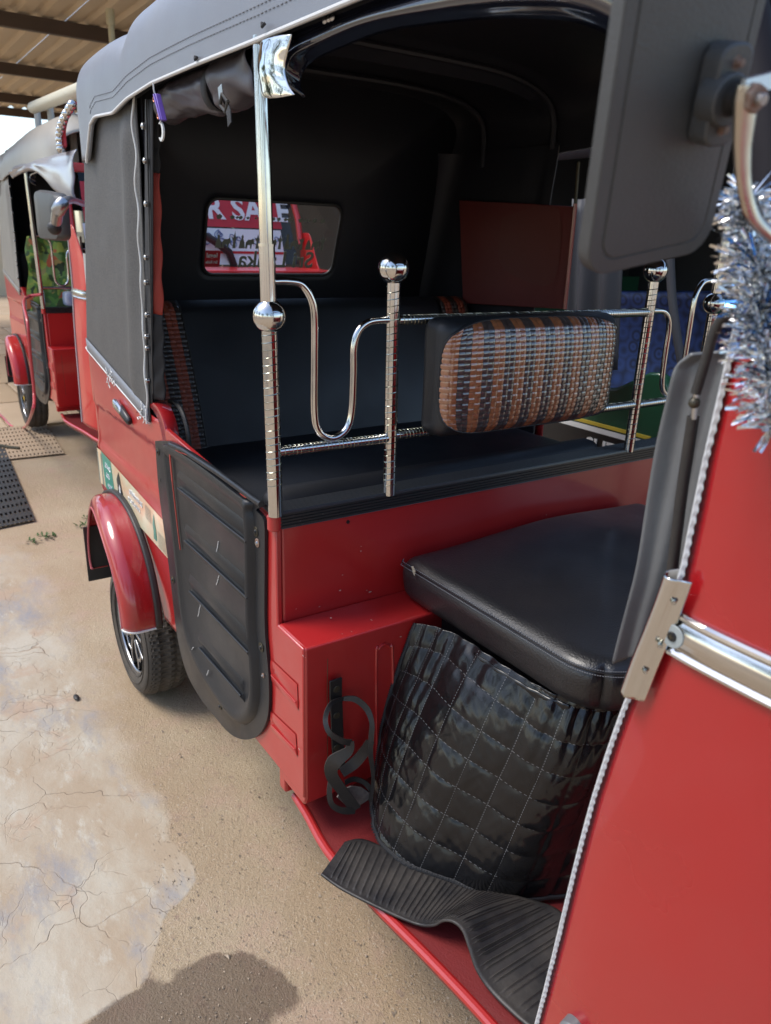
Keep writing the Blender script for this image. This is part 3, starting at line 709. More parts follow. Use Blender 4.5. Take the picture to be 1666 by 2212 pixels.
# red paint line and scratches
def strip(pts, wd, m, nm, y=-.0225, parent=do):
    P = [at(*p, y=y) for p in pts]; mb = MB(); mb.ribbon(P, Vector((wd,0,0)), (0,.002,0)); return mb.build(nm, m, parent, smooth=0)
strip([Z7(716,115), Z7(722,200), Z7(735,330)], .0032, M['orange'], 'paint_mark', -.0185); strip([Z7(735,330), Z7(752,480), Z7(768,620), Z7(783,742)], .0018, M['orange'], 'paint_mark', -.0185)
mw = mat('scratch_white', (.5,.5,.5), .7)
random.seed(2)
for a, b in (((1013,692),(1000,762)),((1026,865),(1012,915)),((1012,920),(1000,955)),((906,1065),(898,1105)),((898,1108),(890,1145)),((862,1330),(843,1358)),((953,1470),(943,1500))):
    strip([Z7(*a), Z7((a[0]+b[0])/2+2,(a[1]+b[1])/2), Z7(*b)], .0008, mw, 'scratch', -.0195 if a[0] < 890 or a[1] > 1400 else -.0145)
for a, b, m in (((755,142),(785,158),'orange'),((790,158),(818,168),'orange'),((1145,405),(1175,428),'orange')):
    strip([Z7(*a), Z7(*b)], .003, M[m], 'paint_mark', -.0215)
# screws with washers
def screw(px, py, y, r, m='chromedull', rust=False, parent=None):
    c = at(px, py, y=y); mb = MB(); mb.cyl(c, c+Vector((0,-.0018,0)), r, 20); w_ = mb.build('washer', M['rust'] if rust else M['darkm'], parent or do, bevel=.0004)
    mb = MB(); mb.cyl(c+Vector((0,-.0018,0)), c+Vector((0,-.0042,0)), r*.5, 14, r2=r*.4); mb.box(c+Vector((-r*.3,-.0046,-.0005)), c+Vector((r*.3,-.0036,.0005))); mb.build('screw', M['chromedull'] if rust else M['black'], parent or do)
for p, r, ru in (((652,150),.0085,0),((1243,632),.0095,0),((1252,700),.0085,1),((742,922),.0085,0),((1275,1330),.0095,0),((1288,1500),.005,1),((1027,1685),.0085,0)):
    screw(*Z7(*p), YD-.0025, r, rust=bool(ru))
MB().cyl(at(*Z7(664,322), y=YD-.002), at(*Z7(664,322), y=YD-.002)+Vector((0,-.0008,0)), .005, 6).build('torn_hole', M['black'], do)

# ------------------------------------------------ floor, footboard
FB = [(-.005,.036),(.06,.030),(.13,.020),(.19,.018),(.30,.026),(.42,.040),(.53,.050),(.66,.058),(.80,.075)]
mb = MB(); top = [(x, y, .285) for x, y in FB]+[(.80,1.12,.285),(-.005,1.16,.285)]
mb.prism(top, (0,0,-.025)); mb.build('footboard', M['redfloor'], R1, bevel=.006, seg=3)
MB().tube(cat([(x, y, .284) for x, y in FB], 6), .0085, 10).build('footboard_lip', M['red'], R1)
MB().box((-.55,.05,.34),(-.03,1.15,.36)).build('cabin_floor', M['rubber'], R1)
# inner black lining of the cab sides
for far in (0, 1):
    mb = MB().box((-1.28,.030,.37),(-.56 if far else -.03,.036,.86)); (mb.mirror() if far else mb).build('side_lining', M['liner'], R1)

# ------------------------------------------------ passenger bench
def cushion(x0, x1, y0, y1, z0, z1, r, name, m, crown=.01, n=26, tilt=0, noise_=.002):
    """upholstered block: superellipsoid-like rounded box"""
    cx, cy, cz = (x0+x1)/2, (y0+y1)/2, (z0+z1)/2; hx, hy, hz = (x1-x0)/2, (y1-y0)/2, (z1-z0)/2
    vs = []; fs = []
    def rb(p):
        q = Vector(p); inner = Vector((max(-hx+r, min(hx-r, q.x)), max(-hy+r, min(hy-r, q.y)), max(-hz+r, min(hz-r, q.z))))
        d = q-inner
        if d.length > 1e-9: q = inner+d.normalized()*r
        q.z += crown*(1-(q.x/hx)**2)*(1-(q.y/hy)**2)*(1 if q.z > 0 else -.3)
        q += Vector((1,1,1))*noise_*nz(q.x*9, q.y*9, q.z*9+x0*7)
        return q
    mb = MB()
    axes = [((1,0,0),(0,1,0),(0,0,1)),((0,1,0),(0,0,1),(1,0,0)),((0,0,1),(1,0,0),(0,1,0))]
    H = (hx, hy, hz)
    def dens(k): # denser near the edges
        return [math.sin((i/n-.5)*math.pi) for i in range(n+1)]
    ds = dens(0)
    for (a, b, c) in axes:
        ia, ib, ic = a.index(1), b.index(1), c.index(1)
        for s in (-1, 1):
            def f(u, v):
                p = [0,0,0]; p[ia] = ds[int(round(u*n))]*H[ia]; p[ib] = ds[int(round(v*n))]*H[ib]; p[ic] = s*H[ic]
                return rb(p)
            mb.grid(f, n, n)
    rot = Matrix.Rotation(tilt, 3, 'Y')
    mb.v = [rot @ p+Vector((cx, cy, cz)) for p in mb.v]
    return mb
cushion(-.82,-.245,.045,1.125,.66,.805,.045,'x',None,.008).build('bench_seat', M['vinyl'], R1, smooth=60)
cushion(-.30,-.225,.10,1.10,.70,.842,.034,'x',None,.0).build('bench_front_roll', M['vinyl'], R1, smooth=60)
# backrest: leaning plane from (x-.77,z.79) to (x-.93,z1.165)
def back(y, v, o=0): 
    zz = lerp(.79, 1.168, v); xx = lerp(-.765,-.925, v)+o
    if v > .94: xx -= .03*((v-.94)/.06)**2
    return Vector((xx+.012*math.sin(v*math.pi), y, zz))
def backs(u, v):
    y = lerp(.17, 1.04, u); p = back(y, v, -.004); w_ = abs(u-.5)*2
    p.x += .002*nz(y*5, p.z*9)+.004*math.exp(-((u-.0)/.03)**2)*-1
    p.x += .0022*math.sin(30*u+7*v)*math.exp(-u*9)
    return p
MB().grid(backs, 50, 24).build('backrest', M['vinyl'], R1, smooth=60)
mb = MB(); mb.box((-1.0,.06,.8),(-.94,1.14,1.165)); mb.build('backrest_core', M['vinyl'], R1, bevel=.02, seg=3)
# woven cells shared by every woven cover
def weave(fn, nu, nv, name, mats, parent, pat, h=.0022):
    """interlaced strap cells on surface fn(u,v)->(pos,normal); pat(i,j)->material index"""
    mb = MB()
    for i in range(nu):
        for j in range(nv):
            hor = (i+j) % 2; k = 4
            u0, u1, v0, v1 = i/nu, (i+1)/nu, j/nv, (j+1)/nv
            e = .04
            vs = []
            for b in range(k+1):
                for a in range(k+1):
                    fu = a/k; fv = b/k
                    uu = lerp(u0-(.12/nu if hor else 0), u1+(.12/nu if hor else 0), fu); vv = lerp(v0-(0 if hor else .12/nv), v1+(0 if hor else .12/nv), fv)
                    if hor: vv = lerp(v0+e/nv, v1-e/nv, fv)
                    else: uu = lerp(u0+e/nu, u1-e/nu, fu)
                    s = fu if hor else fv; t = fv if hor else fu
                    hh = h*(math.sin(math.pi*s)**.7*1.0-.25)+h*.35*math.sin(math.pi*t)
                    p, nn = fn(max(0, min(1, uu)), max(0, min(1, vv))); vs.append(p+nn*hh)
            fs = [(b*(k+1)+a, b*(k+1)+a+1, (b+1)*(k+1)+a+1, (b+1)*(k+1)+a) for b in range(k) for a in range(k)]
            mb.add(vs, fs, pat(i, j, hor))
    o = mb.build(name, mats, parent, smooth=40); o['kind'] = 'stuff'; return o
WN = Vector((1,0,.4)).normalized()
def pat_side(i, j, hor):
    if hor: return 0 if i in (1,2,5,6) else 1
    return 0 if i in (1,2,5,6) else 1
MB().grid(lambda u, v: back(lerp(.052,.176,u), v, .002), 10, 20).build('bolster', M['weavek'], R1)
weave(lambda u, v: (back(lerp(.054,.174,u), v, .005), WN), 8, 34, 'woven_cover', [M['weaver'], M['weavek']], R1, pat_side, .003)
MB().tube([back(.176, v/20, .005) for v in range(21)], .003, 6).build('seam_piping', M['rubber'], R1)
MB().grid(lambda u, v: back(lerp(1.04,1.15,u), v, .002), 10, 20).build('bolster', M['weavek'], R1)
weave(lambda u, v: (back(lerp(1.042,1.15,u), v, .005), WN), 8, 34, 'woven_cover', [M['weaver'], M['weavek']], R1, pat_side, .003)

# far side: red inner panel and dark rod
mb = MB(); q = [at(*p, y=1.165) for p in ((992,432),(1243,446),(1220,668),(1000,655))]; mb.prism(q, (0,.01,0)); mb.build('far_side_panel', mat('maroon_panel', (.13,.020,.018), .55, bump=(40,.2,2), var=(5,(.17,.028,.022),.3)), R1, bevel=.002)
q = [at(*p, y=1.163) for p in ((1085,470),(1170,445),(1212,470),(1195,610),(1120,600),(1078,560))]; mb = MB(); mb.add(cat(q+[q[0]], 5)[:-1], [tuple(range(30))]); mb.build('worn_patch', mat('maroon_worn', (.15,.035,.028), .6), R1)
MB().tube([at(1250,350,y=1.165), at(1243,446,y=1.165)], .005, 8).build('far_rod', M['darkm'], R1)
MB().tube([at(1243,440,y=1.16), at(1220,668,y=1.16)], .0055, 8).build('far_panel_edge', mat('copper_red_edge', (.30,.07,.05), .35, 0, .5), R1)

# ------------------------------------------------ chrome railing
def pole(mb, a, b, r, spiral=(), pitch=.0118, parent=None):
    a = Vector(a); b = Vector(b); mb.tube([a, b], r, 28)
def helix(a, b, r, t0, t1, pitch=.0118, tr=.0009, nm='spiral_groove', parent=None):
    a = Vector(a); b = Vector(b); L = (b-a).length; ax = (b-a)/L; up = ax.orthogonal().normalized(); bb = ax.cross(up)
    n = max(2, int((t1-t0)*L/pitch*14)); pts = []
    for i in range(n+1):
        s = lerp(t0, t1, i/n)*L; an = 2*math.pi*s/pitch
        pts.append(a+ax*s+(up*math.cos(an)+bb*math.sin(an))*(r+.0002))
    return MB().tube(pts, tr, 5).build(nm, M['groove'], parent)
YW = 1.15
def zz_(px, py): return at(px, py, x=0.0).z
for side in (0, 1):
    Y = lambda y: y if not side else YW-y
    zr = Vector
    # corner pole
    top = 1.60 if not side else 1.60
    p0 = Vector((0, Y(.002), .888)); p1 = Vector((0, Y(-.0045), 1.325)); p2 = Vector((0, Y(-.008), top))
    cp = MB().tube([p0, p1], .0125, 28).build('corner_pole', M['chrome'], R1)
    MB().tube([p1-Vector((0,0,.01)), p2], .0105, 28).build('upper_tube', M['chrome'], cp)
    MB().tube([p1-Vector((0,0,.002)), p1+Vector((0,0,.002))], .0132, 28).build('collar', M['chrome'], cp)
    helix(p0, p1, .0125, .12, .80, parent=cp)
    MB().sphere((0, Y(-.002), 1.220), .0262, 40, 24).build('ball', M['chrome'], cp)
    # inner post
    q0 = Vector((0, Y(.2365), .889)); q1 = Vector((0, Y(.231), 1.275))
    ip = MB().tube([q0, q1], .0115, 28).build('railing_post', M['chrome'], R1)
    helix(q0, q1, .0115, .04, .97, pitch=.0115, parent=ip)
    MB().sphere((0, Y(.230), 1.293), .0262, 40, 24).build('ball', M['chrome'], ip)
    # bent tube
    U = [(.006,1.272),(.030,1.272),(.055,1.267),(.072,1.245),(.078,1.215),(.078,1.14),(.078,1.06),(.085,1.028),(.104,1.013),(.124,1.013),(.144,1.028),(.152,1.06),(.154,1.12),(.154,1.165),(.163,1.192),(.185,1.206),(.224,1.208)]
    MB().tube(cat([(0, Y(y), z) for y, z in U], 8), .0062, 18).build('bent_tube', M['chrome'], R1)
    a = Vector((0, Y(.010), 1.000)); b = Vector((0, Y(.228), .998)); lr = MB().tube([a, b], .0085, 20).build('lower_rail', M['chrome'], R1); helix(a, b, .0085, .03, .97, pitch=.0075, tr=.0007, parent=lr)
for z, nm in ((1.002,'lower_rail'), (1.207,'upper_rail')):
    a = Vector((0,.243,z)); b = Vector((0,.912,z-.002)); 
    lr = MB().tube([a, b], .0085, 20).build(nm, M['chrome'], R1); helix(a, b, .0085, .01, .99, pitch=.0075, tr=.0007, parent=lr)
# chrome sleeve at the head of the near pole
SLL = cat([at(*p, y=-.022) for p in ((552,94),(552,130),(553,160),(556,204))], 6); SLR = cat([at(*p, y=-.022) for p in ((622,72),(619,100),(612,135),(612,160),(618,185),(626,203))], 6)
def sleeve(u, v):
    l = along(SLL, v); r = along(SLR, v); p = l.lerp(r, u); a = (u-.5)*2
    p.z -= .005*math.sin(math.pi*u)*sstep(.8,1,v); p.y = -.029+.010*a*a+.016*(v-.45)**2+.0006*nz(u*5, v*7); return p
MB().grid(sleeve, 30, 40).build('pole_head_sleeve', mat('polished_steel', (.62,.62,.60), .05, 1, bump=(18,.25,2)), R1, solid=.0015, smooth=80)

# glossy upper door frame / visor
lo = [at(*p, y=0) for p in ((626,203),(617,180),(620,155),(640,128),(700,98),(780,66),(860,50),(950,38),(1060,30),(1150,32),(1200,38),(1250,55),(1285,75),(1315,98),(1360,140),(1420,230))]
LO = cat(lo, 5)
def visor(u, v):
    p = along(LO, u); zt = 1.60 if p.x < .5 else 1.60
    xx = lerp(p.x, p.x+(-.03 if u < .03 else 0), v)
    z = lerp(p.z, max(zt, p.z+.01), v)
    b = .020*math.exp(-(v/.12)**2)-.006*math.sin(min(1, v*1.6)*math.pi)
    return Vector((xx, .004+b+.0015*nz(xx*14, z*30), z))
vb = MB().grid(visor, 70, 20); vb.build('upper_door_frame', M['navygloss'], R1, solid=.004, off=1, smooth=60)
vb.mirror().build('upper_door_frame', M['navygloss'], R1, solid=.004, off=-1, smooth=60)
c = at(707,43,y=-.004)
mb = MB()
for dx in (-.006,.004,.012): mb.sphere(c+Vector((dx,0,-.001*abs(dx))), .0045, 10, 8, (1.2,.5,.8))
mb.build('fastener', M['chromedull'], R1)

# ------------------------------------------------ front cowl
EDGE = [(1640,560),(1600,700),(1565,850),(1530,1000),(1500,1140),(1475,1250),(1425,1370),(1370,1490),(1327,1605),(1290,1718),(1267,1800),(1242,1898),(1205,2050),(1185,2130),(1165,2207),(1140,2300)]
EP = cat([at(*p, y=.0) for p in EDGE], 5)
def cowl(u, v, o=0):
    p = along(EP, v); s = u*.62; R_ = .80
    z = min(p.z, lerp(1.33, 1.155, sstep(.07,.24,s)))
    # sweep forward then curve inwards
    L0 = .045
    if s < L0: x = p.x+s; y = 0
    else:
        a = min((s-L0)/R_, 1.4); x = p.x+L0+R_*math.sin(a); y = R_*(1-math.cos(a))
    bul = -.004*math.sin(min(1, s/.05)*math.pi/2)
    bul += -.014*math.sin(math.pi*max(0,min(1,(z-.42)/.80)))*sstep(0,.30,s)
    bul += .0016*nz(s*7+3, z*3.5)+.0008*nz(s*15, z*11, 4)
    return Vector((x, y+bul-o, z))
cw = MB().grid(cowl, 60, 60); cwo = cw.build('front_cowl', M['redgloss'], R1, solid=.004, off=1, smooth=60)
cwm = cw.mirror().build('front_cowl', M['redgloss'], R1, solid=.004, off=-1, smooth=60)
# nose between the two halves
nb = [cowl(1, v/20) for v in range(21)]
MB().grid(lambda u, v: (lambda p: Vector((p.x+.10*math.sin(u*math.pi), lerp(p.y, 1.2-p.y, u), p.z)))(along(nb, v)), 20, 20).build('nose_panel', M['redgloss'], R1)
MB().box((.85,.06,1.14),(1.30,1.14,1.156)).build('scuttle_panel', M['redgloss'], R1, bevel=.004)
# flange behind the edge
MB().grid(lambda u, v: along(EP, v)+Vector((-.002+.004*u, .03*u, 0)), 2, 60).build('cowl_flange', M['redgloss'], R1, solid=.002)
# white scalloped edge rubber
ep = []
L_ = 0; 
for i in range(len(EP)-1):
    for k in range(8):
        q = EP[i].lerp(EP[i+1], k/8); ep.append(q)
sv = [0]
for i in range(1, len(ep)): sv.append(sv[-1]+(ep[i]-ep[i-1]).length)
mb = MB(); n = len(ep); vs = []
for i, q in enumerate(ep):
    wv_ = .0062+.0007*math.sin(sv[i]*2*math.pi/.0095)+.0008*nz(sv[i]*30)
    vs += [q+Vector((-.0035,-.003,0)), q+Vector((-.0035+wv_*.6,-.0066,0)), q+Vector((-.0035+wv_,-.0045,0)), q+Vector((-.0035,.006,0))]
fs = []
for i in range(n-1):
    for k in range(4): fs.append((i*4+k, i*4+(k+1) % 4, (i+1)*4+(k+1) % 4, (i+1)*4+k))
mb.add(vs, fs); mb.build('edge_trim', M['whiteb'], cwo, smooth=50)
# chrome clamp over the edge
CL = [at(*p, y=-.004) for p in ((1466,1238),(1448,1290),(1420,1360),(1395,1420),(1368,1492))]
CLc = cat(CL, 6)
def clamp(u, v):
    p = along(CLc, v); a = lerp(-.3, 1.0, u)
    prof = [(-.006,.014),(-.0105,.007),(-.0125,-.001),(-.0115,-.008),(-.0075,-.0135),(-.002,-.0150),(.002,-.0125),(.005,-.0085),(.0085,-.0070),(.0125,-.0040)]
    i = u*(len(prof)-1); k = min(int(i), len(prof)-2); dx = lerp(prof[k][0], prof[k+1][0], i-k); dy = lerp(prof[k][1], prof[k+1][1], i-k)
    return p+Vector((dx+.004, dy, -.001*u))
co = MB().grid(clamp, 28, 30).build('edge_clamp', M['chrome'], R1, solid=.0012, smooth=50)
for px, py in ((1466,1292),(1436,1385),(1404,1440)):
    c = at(px, py, y=-.006); mb = MB(); 
    pts = [c+Vector((-.006,.002,0)), c+Vector((.003,-.010,-.001))]; mb.tube(pts, .0016, 8); 
    mb.build('clamp_bolt', M['chromedull'], R1); hb = helix(pts[0], pts[1], .0016, 0, 1, pitch=.0011, tr=.0003, nm='thread', parent=co)
# chrome waist strip, swept round the cowl
def onc(z, s, o):
    vv = min(range(len(EP)), key=lambda i: abs(EP[i].z-z))/(len(EP)-1)
    a = cowl(s/.62, vv); b = cowl(s/.62+.01, vv); t = (b-a).normalized(); nn = Vector((t.y, -t.x, 0)); q = a+nn*o; q.z = z; return q
zc0 = at(1445,1362,y=-.004).z
prof = [(-.0215,.0005),(-.0212,.0035),(-.0190,.0058),(-.0165,.0060),(-.0140,.0042),(-.0128,.0034),(-.010,.0050),(-.005,.0066),(.000,.0072),(.005,.0065),(.010,.0048),(.0125,.0034),(.0140,.0045),(.0165,.0066),(.0190,.0060),(.0208,.0035),(.0208,.0005)]
mb = MB(); mb.grid(lambda u, v: (lambda i: onc(zc0+prof[i][0], lerp(.004,.50,u), prof[i][1]))(int(round(v*(len(prof)-1)))), 50, len(prof)-1)
ws = mb.build('waist_strip', M['chrome'], R1, smooth=25)
ws_end = MB(); ws_end.add([onc(zc0+a, .0035, b) for a, b in prof], [tuple(range(len(prof)))]); ws_end.build('strip_end', M['chromedull'], ws)
c = onc(zc0, .017, .0074); mb = MB(); mb.cyl(c, c+Vector((0,-.0018,0)), .0105, 24); mb.build('washer', mat('nylon_washer', (.30,.33,.33), .4), ws, bevel=.0006)
mb = MB(); mb.cyl(c+Vector((0,-.0018,0)), c+Vector((0,-.0034,0)), .0046, 18, r2=.0038); mb.build('screw', M['black'], ws)
mb = MB(); e = c+Vector((0,-.0036,0)); mb.box(e+Vector((-.0022,-.0001,-.0005)), e+Vector((.0022,.0004,.0005))); mb.box(e+Vector((-.0005,-.0002,-.0022)), e+Vector((.0005,.0004,.0022))); mb.build('screw_slot', M['darkm'], ws)
# rubber stub at the foot of the cowl
c = at(1228,2222,y=-.012); MB().cyl(c+Vector((0,.03,0)), c+Vector((.006,-.006,0)), .0145, 20).build('rubber_stop', M['greyrub'], R1, bevel=.003)
# windscreen pillars and header, glass
for far in (0, 1):
    mb = MB(); a = EP[0]; mb.tube([Vector((a.x+.02,.012,a.z-.06)), Vector((a.x-.01,.012,1.40)), Vector((.735,.02,1.50)), Vector((.70,.04,1.60))], .017, 12)
    (mb.mirror() if far else mb).build('windscreen_pillar', M['pillar'], R1)
MB().box((.69,.05,1.56),(.72,1.15,1.60)).build('windscreen_header', M['redgloss'], R1, bevel=.005)
wsx = lambda z: lerp(.865, .725, (z-1.17)/.42)
scn = MB().add([(wsx(1.17),.05,1.17),(wsx(1.17),1.15,1.17),(wsx(1.58),1.12,1.58),(wsx(1.58),.08,1.58)], [(0,1,2,3)])

# ------------------------------------------------ grey side flap with cable
FL = [(1612,752),(1545,757),(1500,766),(1470,788),(1455,832),(1425,960),(1385,1200),(1358,1320),(1330,1430),(1345,1418),(1375,1397),(1412,1388),(1470,1240),(1530,1000),(1590,790)]
fl = [at(*p, y=.035) for p in FL]
sp = [at(*p, y=.035) for p in ((1500,766),(1440,960),(1400,1200),(1352,1420))]
def flapg(u, v):
    l = along(cat([at(*p, y=.035) for p in ((1500,765),(1468,790),(1456,832),(1425,960),(1385,1200),(1358,1320),(1330,1430))], 6), v)
    r = along(cat([at(*p, y=.035) for p in ((1625,752),(1618,765),(1605,800),(1570,960),(1500,1200),(1460,1300),(1425,1400))], 6), v)
    p = l.lerp(r, u); p.y = .032+.016*math.sin(u*math.pi*.9)-.004*math.cos(u*20)*.5+.002*nz(v*5, u*4)
    return p
MB().grid(flapg, 30, 50).build('side_flap', M['greyrub'], R1, solid=.003, off=0, smooth=60)
cab = cat([at(*p, y=.018) for p in ((1640,655),(1590,668),(1560,690),(1542,720),(1530,760),(1515,810),(1503,850))], 6)
MB().tube(cab, .0042, 12).build('cable', M['rubber'], R1)
MB().tube([at(1504,845,y=.018), at(1499,905,y=.02)], .0024, 10).build('cable_end', M['chromedull'], R1)
MB().sphere(at(1500,870,y=.018), .0048, 16, 12).build('cable_ball', M['darkm'], R1)
MB().tube([at(1498,900,y=.022), at(1475,1050,y=.028), at(1450,1250,y=.03), at(1435,1330,y=.034)], .0050, 12).build('guide_rod', M['rubber'], R1)

# ------------------------------------------------ driver's seat
SX0, SX1, SY0, SY1, SZ0, SZ1 = .012, .535, .248, .955, .672, .768
def seat(i, j, k): pass
mb = cushion(SX0, SX1, SY0, SY1, SZ0, SZ1, .035, 's', None, .004, n=44, noise_=.0012)
for p in mb.v:
    fx = (p.x-SX0)/(SX1-SX0); fy = (p.y-SY0)/(SY1-SY0)
    # rounder front corners
    for yc, s in ((SY0+.09, -1), (SY1-.09, 1)):
        xc = SX1-.09
        if p.x > xc and (p.y-yc)*s > 0:
            dx = p.x-xc; dy = abs(p.y-yc); m_ = max(dx, dy); h = math.hypot(dx, dy)
            if h > 1e-6: p.x = xc+dx*m_/h; p.y = yc+s*dy*m_/h
    if p.z > SZ1-.05: p.z += .016*math.exp(-((fy-.55)/.3)**2)*math.exp(-((fx-.05)/.4)**2)-.004*math.exp(-((fy-.5)/.22)**2-((fx-.6)/.25)**2)
    k = (p.z-SZ0)/(SZ1-SZ0)
    if fy < .1: p.y += .014*(1-k)*(1-k)
    if fx > .85: p.x -= .012*(1-k)**2
so_ = mb.build('driver_seat', M['seatv'], R1, smooth=70)
# seam round the upper edge (double stitch)
def seamring(off, z):
    x0, x1, y0, y1 = SX0+.004, SX1-off, SY0+off, SY1-off; r = .085; out = [Vector((x0, y0+.01, z))]
    out += [Vector((lerp(x0+.01, x1-r, i/40), y0, z)) for i in range(41)]
    out += [Vector((x1-r+r*math.sin(a*math.pi/24), y0+r-r*math.cos(a*math.pi/24), z)) for a in range(1, 12)]
    out += [Vector((x1, lerp(y0+r, y1-r, i/40), z)) for i in range(41)]
    return out
for off, z in ((.0035,.7525),(.0075,.7580)):
    rg = seamring(off, z); d = [0]
    mb = MB(); mb2 = MB()
    P2 = []
    for i in range(len(rg)-1):
        L_ = (rg[i+1]-rg[i]).length; nn = max(1, int(L_/.0035))
        for k in range(nn):
            a = rg[i].lerp(rg[i+1], k/nn); b = rg[i].lerp(rg[i+1], (k+.6)/nn); mb.tube([a, b], .0008, 4)
    o = mb.build('seam_stitching', M['thread'], so_); o['kind'] = 'stuff'
MB().tube(seamring(.0052,.7562), .0012, 5).build('seam_fold', M['seatv'], so_)
c = at(894,1232,y=SY0-.002); mb = MB(); mb.add([c+Vector((a,-.0015,b)) for a, b in ((-.006,.006),(0,.009),(.007,.002),(.006,-.009),(0,-.006))], [(0,1,2,3,4)]); mb.build('seat_label', mat('label_cream', (.45,.42,.33), .7, var=(500,(.12,.10,.08),.12)), so_, smooth=0)
MB().box((.02,.30,.60),(.44,.90,.674)).build('seat_base', M['black'], R1)

# backrest cushion of the driver
CXm, CYm, CZm = .045, .513, 1.108
mb = cushion(.004,.072,.288,.738,1.003,1.214,.024,'b',None,0,n=30,noise_=.0012)
def plump(p):
    fy = (p.y-CYm)/.23; fz = (p.z-CZm)/.107; k = (p.x-.006)/.072
    q = p.copy(); q.x += .020*k*max(0,(1-fy**4))*max(0,(1-fz**4)); 
    # superellipse outline
    return q
mb.v = [plump(p) for p in mb.v]
bo = mb.build('backrest_cushion', M['vinyl'], R1, smooth=60)
def cface(u, v):
    a = lerp(-1,1,u); b = lerp(-1,1,v)
    # square to rounded rectangle mapping
    ry = .2235*a*math.sqrt(1-.16*b*b*b*b*abs(a)**2); rz = .1035*b*math.sqrt(1-.16*a**4*abs(b)**2*2.2)
    y = CYm+.002+ry; z = CZm+rz
    fy = ry/.225; fz = rz/.1045
    ed = lambda d, h: (lambda e: 0 if e > .024 else .024-math.sqrt(max(0,.024**2-(.024-e)**2)))(h-abs(d))
    x = .0728+.0200*max(0,1-(ry/.23)**4)*max(0,1-(rz/.107)**4)-min(.017, ed(ry,.226)+ed(rz,.1065))
    nn = Vector((1, .35*fy**3, .5*fz**3)).normalized()
    return Vector((x, y, z)), nn
def pat_c(i, j, hor):
    band = (i//2) % 2
    return band
wmats = [mat('woven_brown_laminate', (.38,.145,.060), .3, 0, 1, .045, var=(90,(.25,.08,.035),.35)), mat('woven_dark_laminate', (.040,.028,.026), .3, 0, 1, .045, var=(120,(.08,.06,.055),.35))]
for m_ in wmats:
    m_.node_tree.nodes['Principled BSDF'].inputs['Coat IOR'].default_value = 1.8
weave(cface, 36, 20, 'woven_cover', wmats, bo, pat_c, .0014)
rim = [cface(u, 0)[0] for u in [i/30 for i in range(31)]]+[cface(1, v)[0] for v in [i/16 for i in range(1,17)]]+[cface(1-u, 1)[0] for u in [i/30 for i in range(1,31)]]+[cface(0, 1-v)[0] for v in [i/16 for i in range(1,16)]]
MB().tube(rim, .0022, 7, closed=True).build('cover_piping', M['vinyl'], bo)

# ------------------------------------------------ mirror
MR = thing('wing_mirror', 'big black wing mirror seen from behind on a chrome stalk, upper right of the picture', 'mirror')
def dep(px, py, d): return CAM+fwd*d+right*((px-CX)/FPX*d)+down*((py-CY)/FPX*d)
BLc, BRc, TLc = dep(1262,602,.47), dep(1526,540,.51), dep(1352,0,.385)
ey = (BRc-BLc).normalized(); ez = (TLc-BLc); ez = (ez-ey*ez.dot(ey)).normalized(); ex = ey.cross(ez).normalized()
if ex.dot(CAM-BLc) < 0: ex = -ex
MW = (BRc-BLc).length/2; MH = .105
mc = BLc+ey*MW+ez*MH
def mpx(px, py, dx):
    a = Vector((RT[0][0]*(px-CX)+RT[0][1]*(py-CY)+RT[0][2]*FPX, RT[1][0]*(px-CX)+RT[1][1]*(py-CY)+RT[1][2]*FPX, RT[2][0]*(px-CX)+RT[2][1]*(py-CY)+RT[2][2]*FPX))
    return CAM+a*((mc+ex*dx-CAM).dot(ex)/a.dot(ex))
def mr(a, b, c): return mc+ey*a+ez*b+ex*c
def mrect(hw, hh, r, n=7):
    return [(a, b) for a, b in rrect(-hw, hw, -hh, hh, r, n)]
def mring(hw, hh, r, c): return [mr(a, b, c) for a, b in mrect(hw, hh, r)]
rg = [mring(MW-.003,MH-.003,.017,-.012), mring(MW,MH,.018,-.009), mring(MW,MH,.018,0), mring(MW-.0008,MH-.0008,.0175,.0008), mring(MW-.0085,MH-.0085,.013,.0014), mring(MW-.0090,MH-.0090,.013,.0006), mring(MW-.0098,MH-.0098,.012,.0006), mring(MW-.0104,MH-.0104,.012,.0018), mring(MW-.026,MH-.035,.010,.0030)]
mb = MB(); n = len(rg[0]); vs = [p for r in rg for p in r]; fs = []
for j in range(len(rg)-1):
    for i in range(n): fs.append((j*n+i, j*n+(i+1) % n, (j+1)*n+(i+1) % n, (j+1)*n+i))
fs.append(tuple((len(rg)-1)*n+i for i in range(n))); mb.add(vs, fs); mb.build('mirror_housing', M['mirror'], MR, smooth=28)
mb = MB(); mb.add(mring(MW-.004,MH-.004,.019,-.0115), [tuple(range(n))]); mb.build('mirror_glass', mat('mirror_glass', (.9,.9,.9), .01, 1), MR, smooth=0)
bc = mpx(1543,203,.007)
blk = MB(); blk.prism([mr(*( (p-mc).dot(v) for v in (ey, ez) ), .004) for p in [bc+ey*a+ez*b for a, b in rrect(-.0125,.0125,-.026,.026,.009,5)]], ex*.014)
blk.build('mount_block', M['mirror'], MR, bevel=.0015)
MB().tube([bc+ex*.002-ez*.001-ey*.004, bc+ex*.016-ez*.001-ey*.004], .0135, 24).build('mount_boss', M['mirror'], MR, bevel=.001)
for s in (1, -1):
    c = bc+ez*.0165*s+ex*.009; mb = MB(); mb.cyl(c-ex*.004, c+ex*.002, .0040, 6); mb.cyl(c, c+ex*.0055, .0022, 10); mb.build('nut', M['rust'], MR)
e = mpx(1628,212,.036)
rubs = MB()
p0 = bc+ex*.014-ey*.002; 
